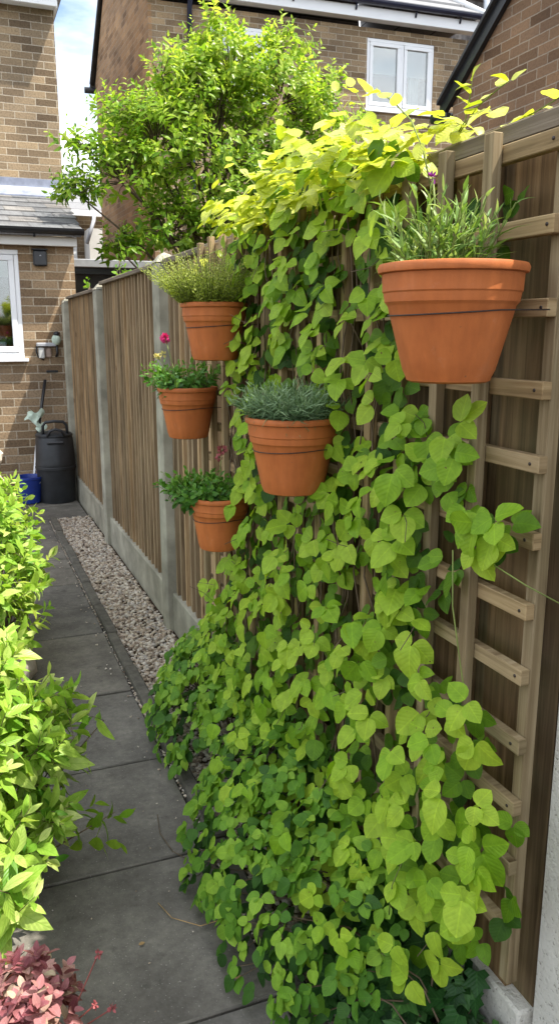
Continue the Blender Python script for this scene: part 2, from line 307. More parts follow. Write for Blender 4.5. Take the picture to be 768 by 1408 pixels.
# ------------------------------------------------------------------ builders
def tag(o, label=None, cat=None, group=None, kind=None):
    if label: o['label'] = label
    if cat: o['category'] = cat
    if group: o['group'] = group
    if kind: o['kind'] = kind
    return o
def empty(name, loc=(0, 0, 0), rz=0):
    o = bpy.data.objects.new(name, None); COL.objects.link(o); o.location = loc; o.rotation_euler.z = rz
    o.empty_display_size = .1; return o
def wmat(o):
    m = Matrix.Identity(4); 
    while o is not None: m = o.matrix_basis @ m; o = o.parent
    return m
def link(name, me, m, parent=None, world=True):
    """world=True: mesh data are in world coordinates; they are moved into the parent's frame"""
    o = bpy.data.objects.new(name, me); COL.objects.link(o)
    if m is not None: me.materials.append(m)
    if parent is not None:
        o.parent = parent
        if world: me.transform(wmat(parent).inverted())
    return o
class MB:
    def __init__(s): s.v = []; s.f = []; s.r = []; s.sm = []
    def add(s, vs, fs, r=None, smooth=False):
        o = len(s.v); s.v += [tuple(x) for x in vs]; r = random.random() if r is None else r
        for f in fs: s.f.append(tuple(i+o for i in f)); s.r.append(r); s.sm.append(smooth)
        return s
    def box(s, x0, x1, y0, y1, z0, z1, r=None, M=None, bev=0):
        if bev:
            b = min(bev, (x1-x0)*.45, (y1-y0)*.45, (z1-z0)*.45); vs = []
            X, Y, Z = (x0, x1), (y0, y1), (z0, z1); idx = {}
            for i in (0, 1):
                for j in (0, 1):
                    for k in (0, 1):
                        sx, sy, sz = (1, -1)[i]*b, (1, -1)[j]*b, (1, -1)[k]*b
                        for a in range(3):
                            p = [X[i]+sx, Y[j]+sy, Z[k]+sz]; p[a] = (X[i], Y[j], Z[k])[a]
                            idx[i, j, k, a] = len(vs); vs.append(p)
            fs = []
            for i in (0, 1):
                fs.append([idx[i, j, k, 0] for j, k in ((0, 0), (1, 0), (1, 1), (0, 1))][::(-1 if i == 0 else 1)])
                fs.append([idx[j, i, k, 1] for j, k in ((0, 0), (1, 0), (1, 1), (0, 1))][::(1 if i == 0 else -1)])
                fs.append([idx[j, k, i, 2] for j, k in ((0, 0), (1, 0), (1, 1), (0, 1))][::(-1 if i == 0 else 1)])
            for i in (0, 1):
                for j in (0, 1):
                    fs.append([idx[i, j, 0, 0], idx[i, j, 1, 0], idx[i, j, 1, 1], idx[i, j, 0, 1]][::(1 if i == j else -1)])
                    fs.append([idx[i, 0, j, 0], idx[i, 1, j, 0], idx[i, 1, j, 2], idx[i, 0, j, 2]][::(-1 if i == j else 1)])
                    fs.append([idx[0, i, j, 1], idx[1, i, j, 1], idx[1, i, j, 2], idx[0, i, j, 2]][::(1 if i == j else -1)])
                    for k in (0, 1):
                        fs.append([idx[i, j, k, 0], idx[i, j, k, 1], idx[i, j, k, 2]][::(-1 if (i+j+k) % 2 == 0 else 1)])
        else:
            vs = [(x, y, z) for x in (x0, x1) for y in (y0, y1) for z in (z0, z1)]
            fs = [(0, 1, 3, 2), (4, 6, 7, 5), (0, 4, 5, 1), (2, 3, 7, 6), (0, 2, 6, 4), (1, 5, 7, 3)]
        if M is not None: vs = [tuple(M @ Vector(v)) for v in vs]
        return s.add(vs, fs, r)
    def prism(s, poly, axis, a, b, r=None):
        """poly in the two other axes, extruded along axis from a to b"""
        def P(p, t):
            return {'x': (t, p[0], p[1]), 'y': (p[0], t, p[1]), 'z': (p[0], p[1], t)}[axis]
        n = len(poly); vs = [P(p, a) for p in poly]+[P(p, b) for p in poly]
        fs = [tuple(range(n))[::-1], tuple(range(n, 2*n))]+[(i, (i+1) % n, n+(i+1) % n, n+i) for i in range(n)]
        return s.add(vs, fs, r)
    def tube(s, pts, rad, n=8, r=None, cap=True):
        pts = [Vector(p) for p in pts]; rad = rad if isinstance(rad, (list, tuple)) else [rad]*len(pts)
        vs = []; fs = []; ref = None
        for i, p in enumerate(pts):
            t = (pts[min(i+1, len(pts)-1)]-pts[max(i-1, 0)]).normalized()
            if ref is None: ref = t.orthogonal().normalized()
            ref = (ref - t*ref.dot(t)).normalized(); b = t.cross(ref)
            for k in range(n):
                a = 2*math.pi*k/n; vs.append(p+(ref*math.cos(a)+b*math.sin(a))*rad[i])
        for i in range(len(pts)-1):
            for k in range(n): fs.append((i*n+k, i*n+(k+1) % n, (i+1)*n+(k+1) % n, (i+1)*n+k))
        if cap: fs += [tuple(range(n))[::-1], tuple(range((len(pts)-1)*n, len(pts)*n))]
        return s.add(vs, fs, r, True)
    def lathe(s, prof, c=(0, 0, 0), n=48, r=None, closed=False):
        vs = []; fs = []; m = len(prof)
        for rr, z in prof:
            for k in range(n):
                a = 2*math.pi*k/n; vs.append((c[0]+rr*math.cos(a), c[1]+rr*math.sin(a), c[2]+z))
        for i in range(m if closed else m-1):
            j = (i+1) % m
            for k in range(n): fs.append((i*n+k, i*n+(k+1) % n, j*n+(k+1) % n, j*n+k))
        return s.add(vs, fs, r, True)
    def ball(s, c, rx, ry=None, rz=None, n=8, m=6, jit=0, r=None):
        ry = ry or rx; rz = rz or rx; vs = [(c[0], c[1], c[2]+rz)]
        for i in range(1, m):
            th = math.pi*i/m
            for k in range(n):
                a = 2*math.pi*k/n; q = 1+random.uniform(-jit, jit)
                vs.append((c[0]+rx*q*math.sin(th)*math.cos(a), c[1]+ry*q*math.sin(th)*math.sin(a), c[2]+rz*q*math.cos(th)))
        vs.append((c[0], c[1], c[2]-rz)); e = len(vs)-1
        fs = [(0, 1+k, 1+(k+1) % n) for k in range(n)]
        for i in range(m-2):
            for k in range(n): fs.append((1+i*n+k, 1+(i+1)*n+k, 1+(i+1)*n+(k+1) % n, 1+i*n+(k+1) % n))
        fs += [(e, 1+(m-2)*n+(k+1) % n, 1+(m-2)*n+k) for k in range(n)]
        return s.add(vs, fs, r, True)
    def build(s, name, m, parent=None, world=True):
        me = bpy.data.meshes.new(name); me.from_pydata(s.v, [], s.f); me.validate()
        if len(me.polygons) == len(s.f):
            a = me.attributes.new('rnd', 'FLOAT', 'FACE'); a.data.foreach_set('value', s.r)
            me.polygons.foreach_set('use_smooth', s.sm)
        uv = me.uv_layers.new(name='UVMap'); V = me.vertices
        for p in me.polygons:
            nx, ny, nz_ = (abs(c) for c in p.normal)
            for li in p.loop_indices:
                c = V[me.loops[li].vertex_index].co
                if nx >= ny and nx >= nz_: uv.data[li].uv = (c.y, c.z)
                elif ny >= nz_: uv.data[li].uv = (c.x, c.z)
                else: uv.data[li].uv = (c.x, c.y)
        return link(name, me, m, parent, world)
def autosmooth(o, ang=35):
    o.data.polygons.foreach_set('use_smooth', [True]*len(o.data.polygons))
    try: o.data.set_sharp_from_angle(angle=R_(ang))
    except Exception: pass
    return o

# ------------------------------------------------------------------ leaves
def norm(a): return a/np.maximum(np.linalg.norm(a, axis=-1, keepdims=True), 1e-9)
SHAPES = {
 'ovate':  ([0, .04, .14, .30, .50, .70, .87, 1], [0, .48, .84, 1, .98, .78, .42, 0]),
 'ellip':  ([0, .08, .25, .45, .65, .82, .93, 1], [0, .28, .74, 1, .90, .55, .23, 0]),
 'lance':  ([0, .15, .4, .7, 1], [0, .7, 1, .65, 0]),
 'blade':  ([0, .5, 1], [.55, 1, .15]),
 'small':  ([0, .25, .6, 1], [0, .85, .85, 0]),
}
IVY = [(0, 0), (.30, -.10), (.52, .06), (.34, .22), (.60, .50), (.26, .50), (.0, 1.0)]
def leaves(name, P, T, Nn, Ln, W, m, parent, shape='ovate', fold=.22, droop=.25, rnd=None, wave=.06):
    P = np.asarray(P, float); k = len(P); T = norm(np.asarray(T, float)); Nn = np.asarray(Nn, float)
    Nn = norm(Nn-T*np.sum(Nn*T, 1, keepdims=True)); B = np.cross(T, Nn)
    Ln = np.broadcast_to(np.asarray(Ln, float), (k,)); W = np.broadcast_to(np.asarray(W, float), (k,))
    rnd = rng.random(k) if rnd is None else np.clip(rnd, 0, 1)
    dr = droop*(rng.random(k)**1.5*1.7-.05); fo = fold*(rng.random(k)*1.4+.1); ph = rng.random(k)*6.28
    if shape == 'ivy':
        tpl = [(0, v) for v in (0, .25, .5, 1)]
        right = [(.30, -.10), (.52, .08), (.34, .24), (.58, .52), (.26, .54)]
        pts = [(0, 0), (0, .3), (0, .6), (0, 1)]+right+[(-a, b) for a, b in right]
        faces = [(0, 4, 5, 6, 1), (1, 6, 7, 8, 2), (2, 8, 3), (0, 1, 11, 10, 9), (1, 2, 13, 12, 11), (2, 3, 13)]
        U = np.array([p[0] for p in pts])*2; Vv = np.array([p[1] for p in pts])
    else:
        st, wd = SHAPES[shape]; U = []; Vv = []; faces = []; idx = []
        if shape == 'blade':
            for v, q in zip(st, wd): idx.append((len(U), len(U)+1)); U += [-q, q]; Vv += [v, v]
            for a, b in zip(idx, idx[1:]): faces.append((a[0], a[1], b[1], b[0]))
        else:
            for v, q in zip(st, wd):
                if q == 0: idx.append((len(U),)*3); U.append(0); Vv.append(v)
                else: idx.append((len(U), len(U)+1, len(U)+2)); U += [-q, 0, q]; Vv += [v, v, v]
            for a, b in zip(idx, idx[1:]):
                for i in (0, 1):
                    f = [a[i], a[i+1], b[i+1], b[i]]; g = []
                    for x in f:
                        if x not in g: g.append(x)
                    faces.append(tuple(g))
        U = np.array(U); Vv = np.array(Vv)
    nv = len(U)
    off = (T[:, None]*(Vv[None, :]*Ln[:, None])[..., None]
           + B[:, None]*(U[None, :]*(W/2)[:, None])[..., None]
           + Nn[:, None]*((-dr*Ln)[:, None]*Vv[None, :]**2 + (fo*W/2)[:, None]*np.abs(U)[None, :]
                          + (wave*W)[:, None]*np.sin(ph[:, None]+Vv[None, :]*7+U[None, :]*2)*np.abs(U)[None, :])[..., None])
    V = (P[:, None]+off).reshape(-1, 3)
    me = bpy.data.meshes.new(name)
    fl = np.array([len(f) for f in faces]); flat = np.concatenate([np.array(f) for f in faces])
    loops = (flat[None, :]+np.arange(k)[:, None]*nv).ravel(); tot = np.tile(fl, k)
    start = np.concatenate([[0], np.cumsum(tot)[:-1]])
    me.vertices.add(len(V)); me.vertices.foreach_set('co', V.ravel())
    me.loops.add(len(loops)); me.loops.foreach_set('vertex_index', loops.astype(np.int32))
    me.polygons.add(len(tot)); me.polygons.foreach_set('loop_start', start.astype(np.int32)); me.polygons.foreach_set('loop_total', tot.astype(np.int32))
    me.polygons.foreach_set('use_smooth', np.ones(len(tot), bool))
    uv = me.uv_layers.new(name='UVMap'); uvv = np.stack([U*.5+.5, Vv], 1)[flat]
    uv.data.foreach_set('uv', np.tile(uvv, (k, 1)).ravel())
    a = me.attributes.new('rnd', 'FLOAT', 'POINT'); a.data.foreach_set('value', np.repeat(rnd, nv).astype(np.float32))
    me.update(calc_edges=True); me.validate()
    return link(name, me, m, parent)
def perp(axis):
    a = norm(np.asarray(axis, float)); r = np.where(np.abs(a[:, 2:3]) < .9, np.array([[0, 0, 1.]]), np.array([[1., 0, 0]]))
    u = norm(np.cross(a, r)); return a, u, np.cross(a, u)
def shoots(base, axis, n, length, Lf, spread=(35, 85), droop=.25, opp=True):
    """leaf frames round each shoot: young small upright leaves at its tip, larger spreading ones below"""
    base = np.asarray(base, float); k = len(base); a, u, v = perp(axis)
    P = []; T = []; Nn = []; S = []; ph0 = rng.random(k)*6.28
    length = np.broadcast_to(length, (k,))
    for i in range(n):
        f = (i+.5)/n
        ph = ph0+(i % 2)*math.pi+(i//2)*math.pi/2 if opp else ph0+i*2.4
        ph = ph+rng.normal(0, .25, k)
        rad = u*np.cos(ph)[:, None]+v*np.sin(ph)[:, None]
        th = np.radians(spread[1]+(spread[0]-spread[1])*f+rng.normal(0, 10, k))[:, None]
        t = a*np.cos(th)+rad*np.sin(th); t[:, 2] -= droop*(1-.6*f)
        nn = a*np.sin(th)-rad*np.cos(th)+rng.normal(0, .15, (k, 3))
        P.append(base+a*(length*f)[:, None]); T.append(t); Nn.append(nn); S.append(Lf*(1-.55*f**2)*rng.uniform(.75, 1.2, k))
    return np.concatenate(P), np.concatenate(T), np.concatenate(Nn), np.concatenate(S)
def blob(c, r, n, inner=.6, up=.0):
    d = norm(rng.normal(size=(n, 3))); d[:, 2] = np.where(d[:, 2] < -.45, -d[:, 2], d[:, 2]); q = rng.uniform(inner, 1, (n, 1))**.6
    return np.array(c)+d*np.array(r)*q, norm(d/np.array(r)*np.mean(r)+np.array([0, 0, up]))

# ================================================================== SETTING
def struct(o, kind='structure'): o['kind'] = kind; return o
s = MB(); s.add([(-300, -300, -.03), (300, -300, -.03), (300, 300, -.03), (-300, 300, -.03)], [(0, 1, 2, 3)])
struct(s.build('ground', M_['soil']))
# paving: slabs with open joints
s = MB(); ys = [.30, .88, 1.455, 2.035, 2.60, 3.185, 3.90, 4.32, 4.78, 5.36, 5.95, 6.60]
for a, b in zip(ys, ys[1:]):
    sk = random.uniform(-.012, .012); t = random.uniform(-.003, .003)
    M = Matrix.Translation((0, 0, t))
    s.box(.0, .575, a+.005, b-.004, -.028, .0, M=M, bev=.004);
for (x0, x1, y0, y1) in [(.0, .90, 6.612, 7.10), (.0, .90, 7.112, 7.70), (-.62, -.012, 6.9, 7.7)]:
    s.box(x0, x1, y0, y1, -.028, random.uniform(-.003, .002), bev=.004)
struct(s.build('path', M_['slab']))
s = MB(); G_ = 60
vs = [(-1.6+1.598*i/20, .2+6.6*j/G_, -.012+.03*random.random()*(i < 20)) for j in range(G_+1) for i in range(21)]
s.add(vs, [(j*21+i, j*21+i+1, (j+1)*21+i+1, (j+1)*21+i) for j in range(G_) for i in range(20)], .5, True); struct(s.build('planting_bed', M_['soil']))
# edging stones
s = MB(); y = .25
while y < 6.55:
    l = min(.45+random.uniform(-.03, .03), 6.6-y); j = random.uniform(-.004, .004)
    M = Matrix.Translation((.607+j, y+l/2, 0)) @ Matrix.Rotation(random.uniform(-.012, .012), 4, 'Z')
    s.box(-.024, .024, -l/2+.004, l/2-.004, -.06, .028+j, M=M, bev=.006); y += l
struct(s.build('kerb_edging', M_['kerb']))
# gravel
def gravel(name, x0, x1, y0, y1, n, size=(.007, .014), zc=-.012, parent=None, m=None):
    bv = np.array([(0, 0, 1)]+[(math.cos(k*1.2566), math.sin(k*1.2566), .45) for k in range(5)]+[(math.cos(k*1.2566+.628)*.9, math.sin(k*1.2566+.628)*.9, -.45) for k in range(5)])
    bf = [(0, 1+k, 1+(k+1) % 5) for k in range(5)]+[(1+k, 6+k, 1+(k+1) % 5) for k in range(5)]+[(1+(k+1) % 5, 6+k, 6+(k+1) % 5) for k in range(5)]
    sz = rng.uniform(*size, n); P = np.stack([rng.uniform(x0, x1, n), rng.uniform(y0, y1, n), zc+rng.uniform(0, .016, n)], 1)
    a = rng.uniform(0, 6.28, n); S = sz[:, None]*np.stack([rng.uniform(.8, 1.4, n), rng.uniform(.6, 1, n), rng.uniform(.45, .8, n)], 1)
    q = bv[None]*rng.uniform(.8, 1.2, (n, 11, 1))*S[:, None]; x = q[..., 0]*np.cos(a)[:, None]-q[..., 1]*np.sin(a)[:, None]; y = q[..., 0]*np.sin(a)[:, None]+q[..., 1]*np.cos(a)[:, None]
    V = np.stack([x, y, q[..., 2]+q[..., 0]*rng.normal(0, .25, (n, 1))], 2)+P[:, None]; V = V.reshape(-1, 3)
    F = (np.array(bf)[None]+np.arange(n)[:, None, None]*11).reshape(-1, 3)
    me = bpy.data.meshes.new(name); me.from_pydata(V.tolist(), [], F.tolist())
    at = me.attributes.new('rnd', 'FLOAT', 'POINT'); at.data.foreach_set('value', np.repeat(rng.random(n), 11).astype(np.float32))
    me.polygons.foreach_set('use_smooth', [True]*len(F))
    return link(name, me, m or M_['pebble'], parent)
tag(gravel('gravel', .632, .90, 1.1, 6.6, 11000), 'pale pinkish gravel strip between the edging stones and the fence', 'gravel', kind='stuff')
_g = gravel('grit', .578, .585, 1.0, 6.55, 900, (.003, .006), -.012)
_k = gravel('x', .05, .575, 1.2, 6.5, 150, (.001, .0032), -.010); _k.data.transform(Matrix.Translation((0, 0, .009)))
_w = gravel('y', .50, .575, 1.6, 6.5, 60, (.003, .006), -.010); _w.data.transform(Matrix.Translation((0, 0, .009)))
import bmesh
_b = bmesh.new()
for _o in (_g, _k, _w): _b.from_mesh(_o.data)
_b.to_mesh(_g.data); _b.free()
for _o in (_k, _w): bpy.data.objects.remove(_o)
tag(_g, 'fine grit and crumbs along the edging stones and over the slabs', 'grit', kind='stuff')
s = MB(); s.add([(.63, .2, -.006), (.93, .2, -.006), (.93, 6.6, -.006), (.63, 6.6, -.006)], [(0, 1, 2, 3)]); struct(s.build('gravel_bed', M_['soil']))

# ---------------- boundary fence
fence = empty('boundary_fence', (.95, 5, 0)); tag(fence, 'brown vertical feather edge board fence with concrete posts running along the gravel', 'fence')
XF = .945
def boards(y0, y1, z0, z1, pitch, m, name='board_panel', x=XF):
    s = MB(); y = y0
    s.box(x+.012, x+.022, y0, y1, z0, z1-.004)
    while y < y1-.01:
        wv = pitch*.56+random.uniform(-.003, .003); dz = random.uniform(-.004, .003); j = random.uniform(-.002, .002)
        s.prism([(x-.012+j, y), (x+.0105, y), (x+.0105, min(y+wv, y1)), (x-.006+j, min(y+wv, y1))], 'z', z0, z1+dz)
        y += pitch
    return s.build(name, m, fence)
posts = [3.86, 5.68, 7.48]
for i, (y0, y1, zt) in enumerate([(posts[0]+.05, posts[1]-.05, 1.80), (posts[1]+.05, posts[2]-.05, 1.77), (posts[2]+.05, 7.74, 1.75)]):
    boards(y0, y1, -.0+.20, zt, .088, M_['wood_fence'])
    s = MB(); s.box(XF-.03, XF+.03, y0, y1, zt, zt+.022, bev=.003); s.build('capping_rail', M_['wood_rail'], fence)
    s = MB(); s.box(XF-.028, XF+.02, y0-.01, y1+.01, -.03, .20, bev=.004); s.build('gravel_board', M_['concrete'], fence)
for y, zt in zip(posts, (1.86, 1.82, 1.79)):
    s = MB(); x0, x1 = XF-.058, XF+.045; h = .055
    s.box(x0, x1, y-h, y+h, -.05, zt-.05, bev=.008)
    t = .028
    s.add([(x0, y-h, zt-.048), (x1, y-h, zt-.048), (x1, y+h, zt-.048), (x0, y+h, zt-.048), (x0+t, y-h+t, zt-.012), (x1-t, y-h+t, zt-.012), (x1-t, y+h-t, zt-.012), (x0+t, y+h-t, zt-.012), ((x0+x1)/2, y, zt)],
          [(0, 1, 5, 4), (1, 2, 6, 5), (2, 3, 7, 6), (3, 0, 4, 7), (4, 5, 8), (5, 6, 8), (6, 7, 8), (7, 4, 8), (3, 2, 1, 0)])
    s.build('concrete_post', M_['concrete'], fence)
# near bay behind the trellis: alternate under and over boards
boards(3.05, posts[0]-.05, .20, 1.80, .088, M_['wood_fence'])
s = MB(); s.box(XF-.03, XF+.03, 2.1, posts[0]-.05, 1.80, 1.826, bev=.003); s.build('capping_rail', M_['wood_rail'], fence)
s = MB(); s.box(XF-.028, XF+.02, 2.05, posts[0]-.04, -.03, .20, bev=.004); s.build('gravel_board', M_['concrete'], fence)
s = MB(); y = 1.052; k = 0
while y < 3.05:
    wv = .105 if k % 2 else .075
    if k % 2: s.box(XF-.012, XF+.004, y-.012, y+wv+.012, .195, 1.815)
    else: s.box(XF+.006, XF+.02, y, y+wv, .195, 1.815)
    y += wv; k += 1
s.build('board_panel', M_['wood_board'], fence)
s = MB(); s.box(XF-.03, XF+.035, 1.052, 2.1, 1.815, 1.85, bev=.004); s.build('capping_rail', M_['wood_rail'], fence)
# rendered wall with plinth
rw = empty('rendered_wall', (.98, .5, 0)); tag(rw, 'white roughcast wall end beside the trellis with a low plinth under the fence', 'wall')
s = MB(); s.box(.938, 1.16, -2.2, 1.046, -.03, 2.0, bev=.012); s.build('wall_end', M_['roughcast'], rw)
s = MB(); s.box(.915, 1.0, 1.049, 2.045, -.03, .195, bev=.006); s.build('plinth', M_['roughcast'], rw)

# ---------------- trellis
tr = empty('garden_trellis', (.87, 2.05, .26)); tag(tr, 'square wooden lattice trellis fixed to the fence behind the climbing vine', 'trellis')
ty = [1.065+.1345*i for i in range(15)]; tz = [1.785-.1255*i for i in range(12)]
for i, y in enumerate(ty):
    s = MB(); j = random.uniform(-.004, .004)
    if i == 0: s.box(.884, .908, y-.013, y+.013, .27, 1.80, bev=.0015)
    else: s.box(.842, .862, y-.013+j, y+.013+j, .255, 1.815+random.uniform(-.004, .006), bev=.0015)
    o = s.build('upright_slat', M_['trellis_v'], tr)
for i, z in enumerate(tz):
    s = MB(); j = random.uniform(-.003, .003)
    s.box(.8635, .8825, ty[0]-.018+random.uniform(-.006, .004), ty[-1]+.03, z-.0145+j, z+.0145+j, bev=.0015)
    o = s.build('cross_slat', M_['trellis_h'], tr)
    for yy in (ty[0],):
        q = MB(); q.lathe([(0, -.0012), (.003, -.0012), (.003, .003)], (0, 0, 0), 10)
        Mx = Matrix.Translation((.8633, yy+random.uniform(-.003, .003), z+j)) @ Matrix.Rotation(R_(90), 4, 'Y')
        q.v = [tuple(Mx @ Vector(v)) for v in q.v]; q.build('nail', M_['wire'], o)

# ================================================================== BUILDINGS
def frame_window(root, x0, x1, z0, z1, y, mull=(), fr=.055, fw=.04, gl='glass', sill=True):
    """window in a wall whose outer face is the plane y (outside = -y)"""
    s = MB(); s.box(x0, x1, y-.02, y+.05, z0, z0+fw+.01, bev=.004); s.box(x0, x1, y-.02, y+.05, z1-fw, z1, bev=.004)
    s.box(x0, x0+fw, y-.02, y+.05, z0+fw+.012, z1-fw-.002, bev=.004); s.box(x1-fw, x1, y-.02, y+.05, z0+fw+.012, z1-fw-.002, bev=.004)
    win = s.build('window', M_['white'], root, world=False)
    xs = [x0+fw]+list(mull)+[x1-fw]
    for m in mull:
        s = MB(); s.box(m-.025, m+.025, y-.018, y+.045, z0+fw+.012, z1-fw-.002, bev=.003); s.build('mullion', M_['white'], win, world=False)
    for a, b in zip(xs, xs[1:]):
        a += .028 if a in mull else .002; b -= .028 if b in mull else .002
        s = MB(); c0, c1 = z0+fw+.014, z1-fw-.004; t = .048
        s.box(a, b, y-.03, y+.03, c0, c0+t, bev=.004); s.box(a, b, y-.03, y+.03, c1-t, c1, bev=.004)
        s.box(a, a+t, y-.03, y+.03, c0+t+.001, c1-t-.001, bev=.004); s.box(b-t, b, y-.03, y+.03, c0+t+.001, c1-t-.001, bev=.004)
        s.build('sash', M_['white'], win, world=False)
        s = MB(); s.box(a+t+.001, b-t-.001, y-.002, y+.006, c0+t+.001, c1-t-.001); s.build('pane', M_[gl], win, world=False)
    if sill:
        s = MB(); s.box(x0-.04, x1+.03, y-.075, y+.03, z0-.032, z0-.002, bev=.004); s.build('sill', M_['white'], win, world=False)
    return win
def wall_with_hole(s, x0, x1, y0, y1, z0, z1, holes):
    """box wall with rectangular openings (non overlapping in x)"""
    xs = x0
    for hx0, hx1, hz0, hz1 in sorted(holes):
        s.box(xs, hx0, y0, y1, z0, z1); s.box(hx0, hx1, y0, y1, z0, hz0); s.box(hx0, hx1, y0, y1, hz1, z1); xs = hx1
    s.box(xs, x1, y0, y1, z0, z1)

# left house with lean-to extension
lh = empty('brick_house', (0, 9.8, 0)); tag(lh, 'pale brown brick house with slate lean-to extension and white window at the path end', 'house')
def W(name, s, m): return s.build(name, M_[m], lh)
EY = 7.75
s = MB(); wall_with_hole(s, -3.6, 1.05, EY, EY+.22, -.05, 2.30, [(-1.0, .565, 1.26, 2.20)]); s.box(.83, 1.05, EY+.22, 9.8, -.05, 2.3)
W('extension_wall', s, 'brick_ext')
def localize(win):
    pass
lhw = frame_window(lh, -1.0, .565, 1.26-0, 2.20, EY-9.8+.02, (-.25,), gl='glass'); lhw.name = 'window'
# net curtain and things on the sill inside
s = MB(); s.box(-1.05, .6, EY+.24, EY+.25, 1.98, 2.25); s.build('blind', M_['blind'], lh)
s = MB(); s.box(-3.5, .8, 9.4, 9.45, 0, 2.3); s.build('room_wall', M_['room'], lh)
s = MB(); s.box(.36, .43, EY+.26, EY+.32, 1.26, 1.40, bev=.01); s.lathe([(0, 0), (.03, 0), (.04, .09), (.02, .12), (0, .12)], (.27, EY+.28, 1.26), 16); s.box(.20, .235, EY+.25, EY+.26, 1.55, 1.9); s.build('sill_jar', M_['net'], lh)
s = MB(); s.box(-3.6, 1.07, EY-.10, EY-.08, 2.235, 2.315, bev=.003); s.box(-3.6, 1.07, EY-.08, EY-.002, 2.24, 2.26); W('fascia', s, 'cream')
s = MB()
pr = [(EY-.165+.055*math.cos(a), 2.375+.05*math.sin(a)) for a in [math.pi+i*math.pi/8 for i in range(9)]]
s.prism(pr, 'x', -3.6, 1.125); s.tube([(.7, EY-.165, 2.37), (.7, EY-.165, 2.30)], .012, 8)
W('gutter', s, 'black')
s = MB(); rz0, rz1 = 2.36, 2.965; ry0, ry1 = EY-.17, 9.798
cs = 6
for i in range(7):   # overlapping slate courses
    f0, f1 = i/7, (i+1)/7+.03
    a = Vector((0, ry0+(ry1-ry0)*f0, rz0+(rz1-rz0)*f0+.016)); b = Vector((0, min(ry0+(ry1-ry0)*f1, ry1), rz0+(rz1-rz0)*min(f1, 1)+.004))
    xr0 = 1.10+.14*f0; x = -3.6+(i % 2)*.14
    while x < xr0-.01:
        xe = min(x+.285, xr0+.02); dz = random.uniform(0, .004)
        s.add([(x+.002, a.y, a.z+dz), (xe-.002, a.y, a.z+dz), (xe-.002, b.y, b.z+dz), (x+.002, b.y, b.z+dz), (x+.002, a.y, a.z-.012+dz), (xe-.002, a.y, a.z-.012+dz)], [(0, 1, 2, 3), (4, 5, 1, 0)]); x += .285
s.add([(-3.6, ry0, rz0-.02), (1.1, ry0, rz0-.02), (1.22, ry1, rz1-.02), (-3.6, ry1, rz1-.02), (-3.6, ry0, rz0-.05), (1.1, ry0, rz0-.05), (1.22, ry1, rz1-.08), (-3.6, ry1, rz1-.08)], [(0, 1, 2, 3), (7, 6, 5, 4), (1, 5, 6, 2), (0, 4, 5, 1)])
M_['slateplain'] = wood('single_slate', [(.12, .12, .125), (.16, .16, .165), (.20, .20, .205)], 'v')
W('lean_to_roof', s, 'slateplain')
s = MB(); s.box(-3.6, 1.26, 9.77, 9.795, 3.045, 3.14); s.prism([(9.62, 2.93), (9.79, 2.98), (9.79, 3.04), (9.62, 2.945)], 'x', -3.6, 1.28); W('flashing', s, 'lead')
s = MB(); s.box(-3.6, 1.25, 9.74, 9.768, 2.975, 3.048); W('flashing_board', s, 'white')
s = MB(); s.box(-3.6, 1.25, 9.80, 13.8, -.05, 4.86); W('upper_wall', s, 'brick_buff')
s = MB(); s.box(-3.6, 1.27, 9.62, 9.65, 4.84, 5.0, bev=.004); s.box(-3.6, 1.27, 9.652, 9.8, 4.86, 4.88); s.box(1.252, 1.28, 9.66, 13.8, 4.84, 5.0); W('fascia', s, 'white')
s = MB(); s.add([(-3.6, 9.55, 5.0), (1.35, 9.55, 5.0), (1.35, 11.8, 6.6), (-3.6, 11.8, 6.6), (1.35, 14.0, 5.0), (-3.6, 14.0, 5.0)], [(0, 1, 2, 3), (3, 2, 4, 5), (1, 4, 2), (0, 5, 4, 1)]); W('roof', s, 'slate')

# wall fittings (top-level things)
vb = empty('wall_vent_box', (.75, EY, 2.14)); tag(vb, 'small black plastic box fixed high on the brown brick extension wall', 'vent')
s = MB(); s.box(.69, .81, EY-.05, EY-.002, 2.065, 2.20, bev=.012); s.build('box_body', M_['black'], vb)
s = MB(); s.box(.682, .818, EY-.058, EY-.001, 2.201, 2.213, bev=.004); s.build('box_top', M_['black'], vb)
s = MB(); s.prism([(.742, 2.15), (.762, 2.15), (.752, 2.162)], 'y', EY-.054, EY-.049); s.build('box_mark', M_['greyband'], vb)
tp = empty('outside_tap', (.84, EY, 1.43)); tag(tp, 'pale green covered outside tap on the brick wall next to the fence end', 'tap')
s = MB(); s.ball((.845, EY-.05, 1.42), .042, .04, .05, 12, 8, .05); s.build('tap_cover', M_['mint'], tp)
s = MB(); s.ball((.85, EY-.055, 1.475), .03, .03, .022, 12, 8); s.build('tap_handle', M_['black'], tp)
s = MB(); s.tube([(.845, EY-.05, 1.38), (.85, EY-.05, 1.30), (.84, EY-.03, 1.27)], .012, 8); s.build('pipe', M_['black'], tp)
mb = empty('meter_shelf', (.76, EY, 1.34)); tag(mb, 'grey shelf and pale meter boxes on the brick wall below the black box', 'meter box')
s = MB(); s.box(.67, .84, EY-.07, EY-.002, 1.362, 1.395, bev=.006); s.build('shelf', M_['greyband'], mb)
s = MB(); s.box(.685, .735, EY-.06, EY-.002, 1.255, 1.352, bev=.006); s.build('meter_box', M_['lightgrey'], mb)
s = MB(); s.box(.745, .80, EY-.03, EY-.002, 1.26, 1.352, bev=.012); s.build('render_patch', M_['pinkgrey'], mb)
s = MB(); s.tube([(.672, EY-.03, 1.36), (.665, EY-.035, 1.32), (.68, EY-.03, 1.27), (.73, EY-.02, 1.24)], .007, 6); s.build('cable', M_['black'], mb)
